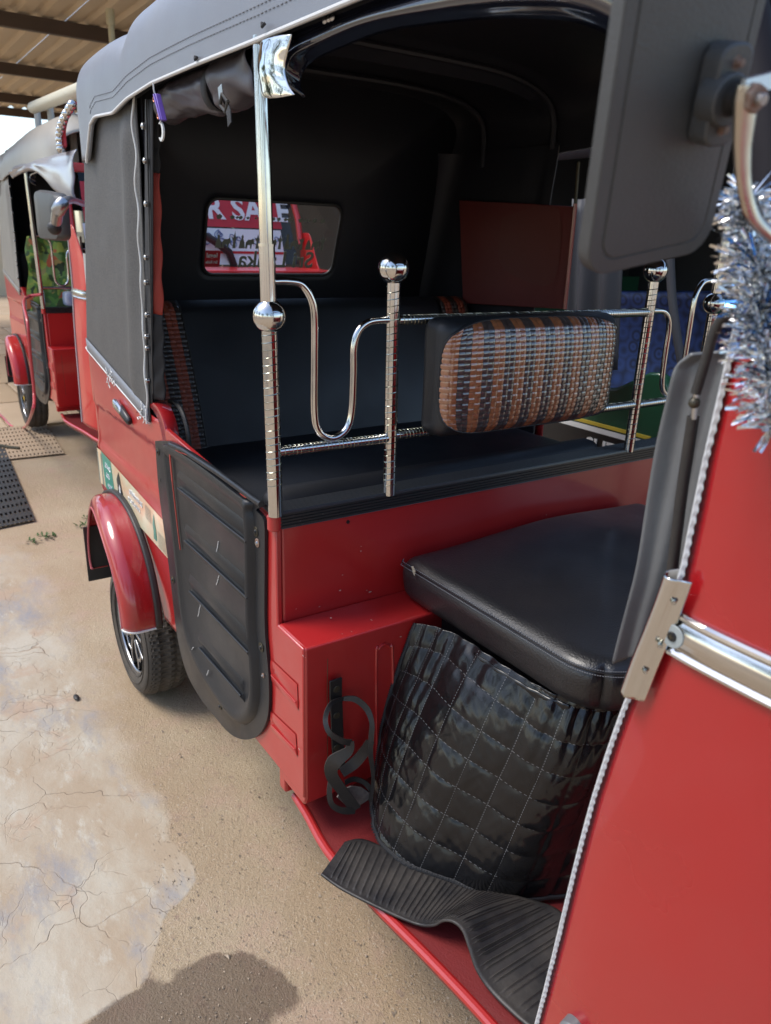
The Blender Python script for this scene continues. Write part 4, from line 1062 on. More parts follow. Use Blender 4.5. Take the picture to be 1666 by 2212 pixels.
for k in range(5): 
    c = p0.lerp(e, .15+k*.13); d = (e-p0).normalized(); rubs.cyl(c-d*.0014, c+d*.0014, .0095-.0008*k, 18)
rubs.tube([p0, e], .0062, 14); rubs.build('stalk_joint', M['rubber'], MR)
ST = [mpx(x, y, .036) for x, y in ((1616,180),(1612,215),(1608,260),(1604,320),(1606,380),(1614,430),(1632,475),(1680,520))]
STc = cat(ST, 8); wd = [.0095,.0115,.0105,.0088,.0078,.0078,.009,.011]
def stalk(u, v):
    p = along(STc, v); i = v*(len(wd)-1); k = min(int(i), len(wd)-2); r = lerp(wd[k], wd[k+1], i-k)
    a = u*2*math.pi; sd = ey*.93-ex*.2; nn = ex
    return p+sd*math.cos(a)*r+nn*math.sin(a)*r*.45
MB().grid(stalk, 24, 60, True).build('mirror_stalk', mat('brushed_stalk', (.52,.48,.42), .2, 1, rvar=(40,.4), bump=(60,.2,2)), MR)
c = mpx(1628,212,.041); mb = MB(); mb.cyl(c-ex*.003, c+ex*.003, .0075, 6); mb.build('stalk_nut', M['rust'], MR, bevel=.0006); mb = MB(); mb.cyl(c, c+ex*.007, .0032, 12); mb.build('stalk_bolt', mat('bolt_grey', (.35,.33,.32), .45, .8), MR, bevel=.0005)
MB().ribbon([mpx(1600,188,.036), mpx(1640,178,.036), mpx(1690,165,.036)], Vector((0,0,.004)), ex*.003).build('stalk_bracket', M['chromedull'], MR)

# ------------------------------------------------ tinsel
TG = thing('tinsel_garland', 'silver and blue tinsel garland wound round the pillar below the mirror stalk', 'tinsel')
core = cat([at(x, y, y=-.022) for x, y in ((1625,425),(1618,480),(1640,560),(1655,640),(1655,730),(1672,830),(1690,930))], 10)
for p in core: p.y -= .004
MB().tube(core, .0015, 6).build('garland_core', M['chromedull'], TG)
random.seed(21)
for m_, cnt, rg_ in (('silver', 1300, 1), ('blue', 170, 0)):
    mb = MB()
    for i in range(cnt):
        t = random.random(); p = along(core, t)
        if m_ == 'blue' and not (.45 < t < .75 or random.random() < .3): continue
        d = Vector((random.gauss(0,1), random.gauss(0,1), random.gauss(0,.45))).normalized(); d.z += .15
        L_ = random.uniform(.017,.029)*(1.15 if t > .3 else .8); wd_ = d.cross(Vector((random.gauss(0,1), random.gauss(0,1), random.gauss(0,1)))).normalized()*random.uniform(.0006,.0013)
        q0 = p+d*.001; q1 = p+d*L_*.6; q2 = p+d*L_+Vector((0,0,-.003*random.random())); tw = wd_.cross(d)*.6
        mb.add([q0-wd_, q0+wd_, q1+wd_+tw*.3, q1-wd_-tw*.3, q2+wd_*.9+tw, q2-wd_*.9-tw], [(0,1,2,3),(3,2,4,5)])
    o = mb.build('tinsel_strands', M[m_], TG, smooth=0); o['kind'] = 'stuff'

# ------------------------------------------------ rolled curtain
RC = thing('rolled_curtain', 'grey nylon side curtain rolled up and strapped under the hood hem', 'rolled curtain')
def roll(u, v):
    x = lerp(-.50,-.185, v); a = u*2*math.pi; r = .034+.004*sstep(.5,1,v)
    pinch = math.exp(-((v-.84)/.04)**2)*.009
    r += .0045*nz(math.cos(a)*1.5+5, math.sin(a)*1.5, v*6)+.0022*nz(math.cos(a)*4, math.sin(a)*4+v*9, v*5)+.0035*sstep(.6,1,v)*nz(a*1.5, v*3)
    r -= pinch; zc = 1.572+.004*math.sin(v*5); 
    return Vector((x+.012*math.sin(a)*(v < .1), .036+r*math.cos(a)*.95, zc+r*math.sin(a)))
MB().grid(roll, 64, 60, True).build('curtain_roll', M['nylon'], RC, smooth=60)
# folded layers spiralling at the open end
mb = MB()
for k in range(4):
    r0 = .044-.0085*k
    mb.grid(lambda u, v: (lambda a, rr: Vector((lerp(-.215+.012*k,-.052-.005*k,v)+.014*nz(u*3, k), .036+rr*math.cos(a)*.9, 1.574+rr*math.sin(a)+.0)))(u*5.2+k*1.3, r0*(1-.12*u)*(1+.30*nz(u*6, v*2.5, k*3)*(v+.4))), 40, 12)
mb.build('folded_layers', M['nylon'], RC, solid=.0015, smooth=60)
def strapat(x0, wd, nm, m, slack=.0):
    mb = MB()
    mb.grid(lambda u, v: (lambda a: Vector((x0+wd*(v-.5)+.022*math.sin(a)*.6, .036+(.0375+slack)*math.cos(a)*.97, 1.572+(.0375+slack)*math.sin(a))))(u*2*math.pi), 48, 2, True)
    return mb.build(nm, m, RC, solid=.0015)
strapat(-.236,.024,'strap',M['webbing'])
b_ = at(478,215,y=-.006); d = (at(500,245,y=-.006)-b_).normalized()
mb = MB()
for s in (-.007,.007): mb.tube([b_+Vector((s*.7,0,s)), b_+d*.024+Vector((s*.7,0,s))], .0024, 8)
mb.tube([b_+Vector((-.006,0,-.008)), b_+Vector((.006,0,.008))], .003, 8); mb.tube([b_+d*.024+Vector((-.006,0,-.008)), b_+d*.024+Vector((.006,0,.008))], .003, 8); mb.build('buckle', M['rubber'], RC)
MB().ribbon([b_+d*.024, b_+d*.040+Vector((0,-.003,-.002)), b_+d*.052+Vector((-.006,-.004,-.012))], Vector((.007,0,.003)), (0,.0016,0)).build('strap_tail', M['webbing'], RC)
MB().ribbon([b_-Vector((.004,0,-.02)), b_], Vector((.008,0,.002)), (0,.0016,0)).build('buckle_loop', M['chromedull'], RC)

# ------------------------------------------------ purple clip with moon charm
PC = thing('plastic_clip', 'small purple plastic clip with a white crescent charm hanging from the hood piping', 'clip')
a = at(331,205,y=-.024); b = at(345,262,y=-.024); u_ = Vector((.0125,0,.0012))
MB().prism([a, a+u_, b+u_, b], (0,.010,0)).build('clip_body', M['purple'], PC, bevel=.0012)
MB().tube([a+u_*.6+Vector((0,-.001,-.001)), b+u_*.6+Vector((0,-.001,.001))], .0022, 6).build('clip_ridge', M['purple'], PC)
for p in (a.lerp(b,.18), a.lerp(b,.82)): 
    mb = MB(); mb.tube([p+Vector((.003+.0042*math.cos(t),-.0015,.0042*math.sin(t))) for t in [k*math.pi/8 for k in range(16)]], .0012, 6, closed=True); mb.build('eyelet', M['copper'], PC)
mb = MB(); c = at(347,284,y=-.022); Oc = []; Ic = []
for k in range(15):
    t = math.radians(lerp(110,-130,k/14)); Oc.append(c+Vector((.0145*math.cos(t),0,.0165*math.sin(t)))); 
    Ic.append(c+Vector((-.005+.0125*math.cos(t)*.9,0,.0125*math.sin(t)+.001)))
mb.prism(Oc+Ic[::-1], (0,.003,0)); mb.build('crescent_charm', M['white'], PC)
MB().tube([a+Vector((.004,0,.018)), a+Vector((.006,0,.006)), a+Vector((.006,.002,0))], .0016, 6).build('clip_thread', M['white'], PC)
MB().tube([b+Vector((.006,0,0)), c+Vector((0,0,.015))], .0012, 6).build('clip_thread', M['white'], PC)

# ------------------------------------------------ bottle holder
BH = thing('bottle_holder', 'black plastic bottle cage bolted to the red step box', 'bottle holder')
def bp_(px, py, x=.108): return at(px, py, x=x)
MB().ribbon([bp_(724,1466), bp_(724,1500), bp_(726,1540), bp_(728,1600), bp_(732,1660)], Vector((0,.0125,0)), (.004,0,0)).build('back_plate', M['black'], BH, bevel=.001)
for px, py in ((727,1488),(727,1545),(727,1614)):
    c = bp_(px, py, .112); mb = MB(); mb.cyl(c, c+Vector((.002,0,0)), .0065, 16); mb.build('bolt', M['darkm'], BH, bevel=.0005)
def band(pts, wpx, name, x0=.125, th=.0022, n=8):
    """flat moulded band: centre line (px, py, x) with half widths"""
    c = cat([at(px, py, x=x) for px, py, x in pts], n); k = len(pts)-1
    def wv(i):
        f = i/n; a = min(int(f), k-1); r = lerp(wpx[a], wpx[min(a+1, k)], f-a)
        t = (c[min(i+1, len(c)-1)]-c[max(i-1, 0)]).normalized(); s_ = t.cross(Vector((1,-.5,.35))).normalized(); return s_*r
    MB().ribbon(c, wv, (th,-th*.4,0)).build(name, M['rubber'], BH, smooth=50)
band([(742,1508,.112),(715,1520,.128),(703,1552,.148),(712,1582,.162),(740,1600,.168),(758,1603,.166)], [.0035,.0040,.0042,.0045,.0050,.0055], 'upper_ring')
band([(742,1508,.112),(768,1510,.122),(792,1530,.134),(803,1560,.146),(802,1590,.150),(800,1625,.150),(806,1680,.148),(800,1730,.146)], [.0035,.0055,.0055,.0045,.0050,.0050,.0032,.0032], 'upper_ring')
band([(758,1600,.166),(752,1622,.166),(722,1645,.160),(716,1672,.156),(738,1705,.158),(768,1748,.160)], [.0055,.0085,.0135,.0110,.0095,.0110], 'cage_arm')
band([(738,1668,.128),(765,1648,.130),(785,1625,.138),(800,1600,.150)], [.0090,.0105,.0100,.0075], 'cross_band')
band([(722,1665,.150),(712,1700,.152),(716,1735,.156),(740,1750,.160),(768,1748,.160)], [.0050,.0045,.0048,.0055,.0075], 'cage_arm')
band([(745,1690,.130),(765,1682,.126),(788,1690,.132),(803,1708,.140)], [.0045,.0045,.0045,.0045], 'lower_ring')
mb = MB(); mb.add([at(x, y, x=.140) for x, y in ((728,1722),(738,1706),(758,1698),(780,1700),(798,1712),(796,1726),(775,1740),(750,1742))], [tuple(range(8))]); mb.build('base_plate', mat('dusty_plastic', (.10,.085,.08), .8, bump=(300,.6,4), var=(90,(.18,.15,.13),.2)), BH, smooth=0, solid=.003)

# ------------------------------------------------ quilted cover hanging under the seat
TOPR = [(.108,.232,.668),(.14,.250,.674),(.20,.262,.676),(.32,.268,.676),(.42,.276,.676),(.475,.315,.676),(.500,.38,.676),(.508,.50,.676),(.508,.80,.676)]
BOTR = [(.112,.150,.345),(.150,.120,.318),(.200,.110,.301),(.290,.120,.300),(.375,.172,.299),(.435,.240,.298),(.478,.318,.298),(.510,.45,.298),(.52,.80,.298)]
TR = cat(TOPR, 10); BR = cat(BOTR, 10)
NU, NV = 13.0, 7.0
def quilt(u, v):
    a = along(TR, u); b = along(BR, u)
    p = a.lerp(b, v); t2 = (along(BR, min(1, u+.01))-along(BR, max(0, u-.01))); nn = Vector((t2.y, -t2.x, 0)); nn = nn.normalized() if nn.length > 1e-6 else Vector((0,-1,0))
    # sag outwards and gathers at the top
    p += nn*(.016*math.sin(v*math.pi)*(.4+.6*(1-u)))
    p += nn*(.0028*math.exp(-v*4.5)*math.sin(u*95+2*nz(u*9)*3)*sstep(0,.06,v)+.005*math.exp(-((v-.0)/.3)**2)*nz(u*40, 2))
    # broad vertical folds
    p += nn*(.010*math.sin(u*22+1.2)*math.sin(v*2.6)*sstep(.2,.5,u))+nn*.010*nz(u*6+3, v*2.2)
    cu = u*NU+.10*nz(v*3, 7); cv = v*NV+.45*math.sin(u*7.5)*.5
    fu = abs((cu % 1)-.5)*2; fv = abs((cv % 1)-.5)*2
    puff = (1-fu**3.2)*(1-fv**3.2)
    i, j = math.floor(cu), math.floor(cv)
    wr = nz(cu*1.6+i*3.7, cv*.8+j*5.1, 2)*.85+.15*nz(cu*5.0+j, cv*1.4+i*2, 5)
    wr2 = abs(nz(cu*3.4+j*1.3+cv*1.1, cv*1.1+i*4.1, 9))
    dg = nz(cu*1.2+cv*1.6+i*2.3, (cu-cv)*3.6+j, 3)
    p += nn*(.0026*puff+.0020*wr*puff**.6-.0010*wr2*puff**.5+.0008*dg*puff**.5)
    return p
def seamline(horizontal, k):
    pts = []
    for i in range(161):
        t = i/160
        if horizontal:
            u = t; v = (k-.45*math.sin(u*7.5)*.5)/NV
        else:
            v = t; u = (k-.10*nz(v*3, 7))/NU
        if 0.005 < v < .995 and 0 <= u <= 1: pts.append(quilt(u, v)+Vector((-.0,-.0008,.0005)))
    return pts
qm = mat('quilted_black_vinyl', (.005,.005,.006), .22, 0, .30, .08, bump=(60,.25,3), rvar=(6,.34), spec=.32)
QC = MB().grid(quilt, 330, 230).build('quilted_cover', qm, None, smooth=80, solid=.002, off=0)
tag(QC, 'glossy black quilted vinyl cover hanging below the driver seat onto the floor', 'quilted cover')
ms = mat('seam_thread', (.12,.12,.125), .6)
mb = MB()
for hz, kk in ((True, range(0, 8)), (False, range(1, 13))):
    for k in kk:
        L_ = seamline(hz, k)
        for i in range(0, len(L_)-1, 2): mb.tube([L_[i], L_[i+1]], .0007, 4)
o = mb.build('quilt_stitching', ms, QC); o['kind'] = 'stuff'
bd = [quilt(.004, v/40) for v in range(41)]+[quilt(u/80, .997) for u in range(81)]
mb = MB(); mb.tube(bd, .0042, 8); bo2 = mb.build('edge_binding', M['webbing'], QC)
helx = []
mb = MB()
for i in range(len(bd)-1):
    L_ = (bd[i+1]-bd[i]).length; d = (bd[i+1]-bd[i]).normalized(); k = 0
    while k < L_:
        c = bd[i]+d*k; sdv = d.cross(Vector((1,-1,.2))).normalized(); mb.tube([c+sdv*.004+Vector((.001,-.003,0)), c-sdv*.004+d*.003+Vector((.001,-.003,0))], .0010, 4); k += .0042
o = mb.build('binding_twist', M['webbing'], QC); o['kind'] = 'stuff'
q0 = at(1115,1530,z=.52)
# elastic/edge flap at the cover top
fp = [quilt(u/100, .02+.0*u)+Vector((.0,-.003,0)) for u in range(30,56)]
mb = MB(); mb.grid(lambda u, v: along(fp, u)+Vector((0,-.004*v,-.035*v*(1-.3*u)+.002*math.sin(u*60)*v)), 40, 6); mb.build('cover_flap', qm, QC, solid=.001)

# ------------------------------------------------ rubber floor mat
def strip_pts(L): return cat([at(x, y, z=z) for x, y, z in L], 10)
OUTE = strip_pts([(694,1888,.298),(735,1918,.300),(800,1952,.300),(860,1980,.300),(905,1997,.302),(935,1998,.318),(955,1988,.336),(978,1990,.348),(1000,2010,.345),(1015,2050,.330),(1030,2095,.312),(1060,2140,.300),(1110,2190,.298),(1170,2240,.298),(1230,2290,.298)])
INE = strip_pts([(745,1818,.296),(785,1812,.298),(850,1840,.298),(920,1880,.298),(980,1900,.298),(1040,1912,.300),(1085,1924,.306),(1125,1936,.312),(1160,1946,.314),(1195,1958,.312),(1225,1980,.308),(1255,2010,.302),(1300,2050,.298),(1350,2100,.297),(1400,2150,.297)])
def matf(u, v):
    p = along(OUTE, u).lerp(along(INE, u), v)
    w_ = math.exp(-((u-.47)/.10)**2); p.z += .010*w_*math.sin(v*math.pi)*.6
    return p
NR = 64
def matr(u, v):
    p = matf(u, v); s = u*NR; f = (s % 1.0); k = int(s) % 3
    if .09 < v < .93 and .03 < u: 
        if k != 2 or u < .5:
            r = math.exp(-((f-.5)/.16)**2); p.z += .0022*r*(1 if not (u > .5 and k == 2) else 0)
    p.z += .0015*sstep(.05,.0,v)
    return p
FM = MB().grid(matr, 640, 30).build('floor_mat', M['dusty_rubber'], None, smooth=50, solid=.004, off=-1)
tag(FM, 'ribbed black rubber mat buckled over the edge of the red footboard', 'floor mat')

# ------------------------------------------------ the second rickshaw, parked behind on the left
SKIP = {'spiral_groove','stitching','motif','curtain_strip','zip','curtain_border','woven_cover','glass_frieze','glass_letter','glass_lettering','glass_label','paint_chips','backrest_cushion','ball','piping','torn_hole','thread','fastener','tie','sticker_band','marker_lamp','side_flap','cable','cable_end','cable_ball','guide_rod','edge_clamp','clamp_bolt','pole_head_sleeve','pressed_arch','bolster','worn_patch','scratch','paint_mark','seat_label','rubber_stop'}
def base(n): return n.split('.')[0]
R2 = thing('auto_rickshaw', 'smaller red auto rickshaw parked at the far left, floral cover and blue packet on sill', 'auto rickshaw', (-3.60,.335,.03), 0)
REDS = {M['red'].name: M['red2'], M['redgloss'].name: M['red2'], M['pillar'].name: M['red2']}
cache = {}
def mesh2(me):
    if not any(m and m.name in REDS or m and m.name in ('grey_canvas','grey_canvas_dusty') for m in me.materials): return me
    if me.name not in cache:
        c = me.copy(); cache[me.name] = c
        for i, m in enumerate(c.materials):
            if m.name in REDS: c.materials[i] = REDS[m.name]
            elif m.name in ('grey_canvas', 'grey_canvas_dusty'): c.materials[i] = HD2
    return cache[me.name]
HD2 = mat('hazed_canvas', (.30,.28,.25), .5, 0, .2, .3, bump=(300,.4,3), var=(3,(.38,.35,.30),.3))  # canvas colour paled to imitate the bright haze on the left
def copy_tree(o, parent):
    if base(o.name) in SKIP: return
    c = o.copy(); c.parent = parent; C.objects.link(c)
    if c.type == 'MESH': c.data = mesh2(o.data)
    for ch in list(o.children): copy_tree(ch, c)
for ch in list(R1.children):
    copy_tree(ch, R2)
OFF = Vector((-3.60,.335,.03))
def L2(px, py, **k): return at(px, py, **k)-OFF
# windscreen banner and wiper of the second rickshaw
w4 = lambda y, z, o: Vector((wsx(z)+o, y, z))
mb = MB(); mb.add([w4(.05,1.17,0),w4(1.15,1.17,0),w4(1.12,1.56,0),w4(.08,1.56,0)], [(0,1,2,3)]); g2 = mb.build('windscreen', M['screen'], R2, smooth=0)
mb = MB(); mb.add([w4(.07,1.345,.004),w4(1.08,1.345,.004),w4(1.07,1.52,.004),w4(.08,1.52,.004)], [(0,1,2,3)]); mb.build('banner', M['bannerred'], g2, smooth=0)
mb = MB(); mb.add([w4(.06,1.165,.003),w4(1.07,1.165,.003),w4(1.07,1.338,.003),w4(.06,1.338,.003)], [(0,1,2,3)]); mb.build('banner_white', M['stwhite'], g2, smooth=0)
tw = math.atan(.725/.42*.19); ex = Vector((0,1,0)); ez = (w4(0,1.5,0)-w4(0,1.3,0)).normalized(); nn = ex.cross(ez)
text_letters('FOR SALE', .155, 'banner_letter', M['stwhite'], g2, Matrix.Translation(w4(.80,1.385,.007)) @ Matrix((ex, ez, nn)).transposed().to_4x4(), .004, .0008)
random.seed(31); mb = MB()
for k in range(16):
    c = w4(random.uniform(.55,1.05), random.uniform(1.25,1.31), .007); r_ = random.uniform(.012,.03); pts = [c+ex*r_*math.cos(a*1.1)*random.uniform(.5,1)+ez*r_*math.sin(a*1.1)*random.uniform(.5,1) for a in range(8)]
    mb.tube(cat(pts, 2), .0022, 4)
o = mb.build('banner_drawing', mat('ink_blue', (.10,.16,.34), .6), g2); o['kind'] = 'stuff'
for z in (1.150, 1.225): MB().box((wsx(z)+.004,.06,z-.006),(wsx(z)+.008,1.08,z+.006)).build('red_line', M['bannerred'], g2, smooth=0)
MB().tube([L2(420,495,x=-2.72), L2(470,525,x=-2.72), L2(495,545,x=-2.72), L2(512,590,x=-2.74), L2(520,640,x=-2.76)], [.016,.020,.020,.020,.018], 10).build('wiper_arm', M['rubber'], R2)
# floral cover, clutter, packet
def floral():
    m = bpy.data.materials.new('floral_cover'); m.use_nodes = True; n = m.node_tree.nodes; l = m.node_tree.links; b = n['Principled BSDF']
    tc = n.new('ShaderNodeTexCoord'); v = n.new('ShaderNodeTexVoronoi'); v.inputs['Scale'].default_value = 24; v.inputs['Randomness'].default_value = 1
    ns = n.new('ShaderNodeTexNoise'); ns.inputs['Scale'].default_value = 14; ad = n.new('ShaderNodeVectorMath'); ad.operation = 'MULTIPLY_ADD'; ad.inputs[1].default_value = (.15,.15,.15)
    l.new(tc.outputs['Object'], ns.inputs['Vector']); l.new(ns.outputs['Color'], ad.inputs[0]); l.new(tc.outputs['Object'], ad.inputs[2]); l.new(ad.outputs[0], v.inputs['Vector'])
    r = n.new('ShaderNodeValToRGB'); e = r.color_ramp; e.interpolation = 'LINEAR'
    for i, (p, c) in enumerate(((0,(.02,.06,.015)),(.25,(.10,.26,.04)),(.42,(.36,.42,.06)),(.55,(.015,.04,.012)),(.72,(.22,.36,.10)),(.88,(.5,.09,.03)))):
        el = e.elements[i] if i < 2 else e.elements.new(p); el.position = p; el.color = (*c, 1)
    l.new(v.outputs['Color'], r.inputs[0]); l.new(r.outputs[0], b.inputs['Base Color']); b.inputs['Roughness'].default_value = .6; return m
mb = MB(); a = [L2(58,510,x=-3.86), L2(175,510,x=-3.80), L2(175,672,x=-3.80), L2(58,672,x=-3.86)]
mb.grid(lambda u, v: a[0].lerp(a[1], u).lerp(a[3].lerp(a[2], u), v)+Vector((.03*nz(u*4,v*4),.02*nz(u*5,v*3,2),0)), 16, 12); mb.build('floral_cover', floral(), R2)
mb = MB(); 
for (y0, y1, z0, z1) in ((.16,.37,.895,.985),): mb.box((-.10,y0,z0),(-.02,y1,z1))
mb.build('floor_tray', M['rubber'], R2, bevel=.01)
BP = cushion(-3.70,-3.60,.46,.66,.925,1.005,.02,'p',None,.004,n=8).build('plastic_packet', mat('blue_plastic', (.05,.16,.45), .35, 0, .5, var=(9,(.45,.48,.6),.12)), None)
tag(BP, 'blue plastic packet lying on the ribbed sill of the far left rickshaw', 'packet')
# hanging vinyl flap at the front door top, bead band
mb = MB(); fl2 = [(40,375),(60,345),(95,338),(160,325),(165,365),(160,400),(172,437)]
top = cat([L2(*p, y=.32) for p in ((30,362),(70,348),(120,335),(166,322))], 6); bot = cat([L2(*p, y=.32) for p in ((30,385),(62,370),(85,374),(110,400),(140,425),(170,440))], 6)
mb.grid(lambda u, v: along(top, u).lerp(along(bot, u), v)+Vector((0,-.02*math.sin(v*3)-.015*nz(u*5,v*3),0)), 24, 10); mb.build('hanging_flap', mat('pale_flap', (.34,.35,.38), .35, 0, .5, .2), R2, solid=.004)
random.seed(3); mb = MB()
bb = cat([L2(*p, y=.30) for p in ((160,228),(142,258),(134,290),(136,322))], 6)
mb.ribbon(bb, Vector((.035,0,.01)), (0,.01,0)); mb.build('bead_band', M['bannerred'], R2)
for p in bb[::2]: MB().sphere(p+Vector((.01,-.01,0)), .018, 10, 8).build('bead', M['chrome'], R2)
# roof pipe
pb = MB().tube([at(72,233,y=.45), at(182,190,y=.45)], .030, 12).build('roof_pipe', mat('pale_pipe', (.62,.58,.45), .5), R2)
for px in (80,108,150,172):
    c = at(px, 240-.38*(px-77), y=.5); MB().tube([c, c+Vector((0,0,-.30))], .018, 8).build('pipe_bracket', mat('bracket_pale', (.5,.48,.42), .5), R2)
for ch in R2.children:
    if ch.name.startswith(('roof_pipe','pipe_bracket')): ch.location = -OFF
# second mirror
M2 = thing('wing_mirror', 'black wing mirror on a curved silver arm at the far left rickshaw', 'mirror')
cm = at(112,468,y=.18); ra = [at(*p, y=.18) for p in ((76,402),(132,408),(140,500),(133,528),(84,522),(74,470))]
def rr2(k, o): 
    out = []
    A = at(75,400,y=.18); B = at(133,408,y=.18); D = at(143,530,y=.18); E_ = at(88,525,y=.18)
    for a_, b_ in rrect(0,1,0,1,.16,5):
        p = E_.lerp(D, a_).lerp(A.lerp(B, a_), b_); p = cm.lerp(p, k*.86); p.y += o; out.append(p)
    return out
mb = MB(); rgs = [rr2(.97,.03), rr2(1,.02), rr2(1,0), rr2(.93,-.018), rr2(.5,-.026)]; n = len(rgs[0]); vs = [p for r in rgs for p in r]; fs = []
for j in range(4):
    for i in range(n): fs.append((j*n+i, j*n+(i+1) % n, (j+1)*n+(i+1) % n, (j+1)*n+i))
fs += [tuple(4*n+i for i in range(n)), tuple(reversed(range(n)))]; mb.add(vs, fs); mb.build('mirror_housing', M['mirror'], M2, smooth=50)
MB().tube(cat([at(122,478,y=.13), at(126,455,y=.12), at(138,437,y=.14), at(155,432,y=.2), at(180,440,y=.32)], 6), [.020]*6+[.024]*6+[.015]*6+[.012]*7, 12).build('mirror_arm', M['alloy'], M2)
MB().sphere(at(118,492,y=.13), .026, 12, 8).build('arm_joint', M['rubber'], M2)
# chrome headlamp-like ball & letters on its cowl
text_mesh('D', .17, 'cowl_lettering', M['stwhite'], R2, Matrix.Translation(L2(193,612,y=.325)) @ Matrix(((1,0,0),(0,0,1),(0,-1,0))).transposed().to_4x4(), bold=.006, ext=.001)
# red hose
hs = cat([at(90,636,y=.30), at(65,640,y=.25), at(52,652,y=.20), at(60,700,y=.17), at(66,770,y=.17), at(74,850,y=.17), at(70,890,y=.14), at(52,924,z=.02), at(25,920,z=.012), at(5,900,z=.010), at(-20,880,z=.010)], 8)
hz_ = MB().tube(hs, .008, 10).build('hose', mat('red_hose', (.55,.06,.07), .4, 0, .4), None)
tag(hz_, 'thin red hose looping over the far left rickshaw and down to the ground', 'hose')

# ------------------------------------------------ green rickshaw beyond the near one
G = thing('auto_rickshaw', 'dark green auto rickshaw glimpsed through the far side opening, blue patterned seat', 'auto rickshaw')
gm = mat('green_paint', (.012,.075,.040), .3, 0, 1, .08)
top = [(-1.6,.35),(-1.6,.86),(-.98,.87),(-.86,.865),(-.78,.845),(-.70,.86),(-.62,.905),(-.57,.935),(-.53,.94),(-.495,.925),(-.475,.89),(-.465,.80),(-.455,.35)]
MB().prism([(x, 1.70, z) for x, z in top], (0,.04,0)).build('body_side', gm, G, bevel=.01, seg=3)
MB().box((-1.6,1.74,.35),(.4,2.9,.45)).build('floor_pan', gm, G)
MB().box((-1.62,1.74,.35),(-1.58,2.9,1.2)).build('tail_panel', gm, G)
MB().box((-1.2,1.694,.682),(-.52,1.699,.70)).build('stripe', M['stwhite'], G); MB().box((-1.2,1.6935,.707),(-.52,1.699,.719)).build('stripe', mat('yellow_stripe', (.55,.42,.05), .5), G); MB().box((-1.2,1.694,.60),(-.50,1.699,.680)).build('stripe', M['black'], G)
text_letters('SUZ', .085, 'side_letter', M['stwhite'], G, Matrix.Translation(at(1262,975,y=1.69)) @ Matrix(((1,0,0),(0,0,1),(0,-1,0))).transposed().to_4x4(), .002, .001, 'LEFT')
def bluem():
    m = bpy.data.materials.new('blue_floral'); m.use_nodes = True; n = m.node_tree.nodes; l = m.node_tree.links; b = n['Principled BSDF']
    tc = n.new('ShaderNodeTexCoord'); v = n.new('ShaderNodeTexVoronoi'); v.inputs['Scale'].default_value = 16; v.inputs['Randomness'].default_value = .4; l.new(tc.outputs['Object'], v.inputs['Vector'])
    r = n.new('ShaderNodeValToRGB'); e = r.color_ramp
    for i, (p, c) in enumerate(((0,(.004,.01,.03)),(.2,(.03,.07,.24)),(.32,(.006,.015,.05)),(.5,(.025,.06,.21)),(.75,(.008,.02,.07)))):
        el = e.elements[i] if i < 2 else e.elements.new(p); el.position = p; el.color = (*c, 1)
    l.new(v.outputs['Distance'], r.inputs[0]); l.new(r.outputs[0], b.inputs['Base Color']); b.inputs['Roughness'].default_value = .5; return m
bm_ = bluem()
MB().grid(lambda u, v: at(lerp(1295,1600,u), lerp(628,900,v), y=2.05)+Vector((0,.04*math.sin(v*3),0)), 16, 16).build('seat_cover', bm_, G, solid=.03, off=-1)
gc = mat('grey_curtain', (.045,.048,.060), .6, bump=(30,.5,3))
MB().grid(lambda u, v: at(lerp(1236,1345,u)-18*v, lerp(430,800,v), y=1.62)+Vector((0,.018*math.sin(u*14),0)), 40, 12).build('side_curtain', gc, G, solid=.003)
MB().tube(cat([at(1448,560,y=1.66), at(1452,640,y=1.66), at(1462,720,y=1.66), at(1475,800,y=1.66)], 6), .014, 10).build('curtain_edge', gc, G)
MB().box((-1.7,2.85,.3),(.6,2.9,1.75)).build('hood_far_side', M['liner'], G)
MB().box((-1.7,1.72,.9),(-1.65,2.9,1.75)).build('hood_back', M['liner'], G)
hd = MB(); hd.grid(lambda u, v: Vector((lerp(-1.7,.6,v), 1.62+.64+.66*-math.cos(math.pi*u), 1.62+.20*math.sin(math.pi*u)**.5)), 24, 4); hd.build('hood', M['liner'], G, solid=.01)
for x in (-1.62,-.1,.58): MB().tube([(x,1.66,.40),(x,1.66,1.64)], .014, 10).build('hood_post', M['darkm'], G)
for x, y in ((-1.15,1.78),(-1.15,2.8),(.75,2.3)):
    mb = MB(); mb.cyl((x,y-.06,.2),(x,y+.06,.2), .2, 32); mb.build('wheel', M['tyre'], G, bevel=.02)

# ------------------------------------------------ shed
SH = thing('shed', 'open shed with corrugated roof sheets on dark steel purlins over the parked rickshaws', 'shed')
sheetm = mat('roof_sheet', (.80,.68,.50), .6, 0, var=(.9,(.68,.55,.38),.3), bump=(20,.3,3))
steel = mat('purlin_steel', (.10,.080,.066), .6, .2, var=(3,(.14,.10,.08),.3))
def rz_(x): return 3.02+.03*(x+6)*-1*.2
PITCH = .19
X0s = (-15.0,-11.4,-7.9,-4.2)
def sheet(y0, x0, x1, lift):
    prof = []; y = 0
    for k in range(6):
        prof += [(y, 0), (y+.095, 0), (y+.120, .032), (y+.165, .032)]; y += PITCH
    prof.append((y, 0))
    mb = MB(); vs = []
    for x in (x0, x1): vs += [(x, y0+a, 3.04+lift+b) for a, b in prof]
    n = len(prof); mb.add(vs, [(i, i+1, n+i+1, n+i) for i in range(n-1)]); return mb
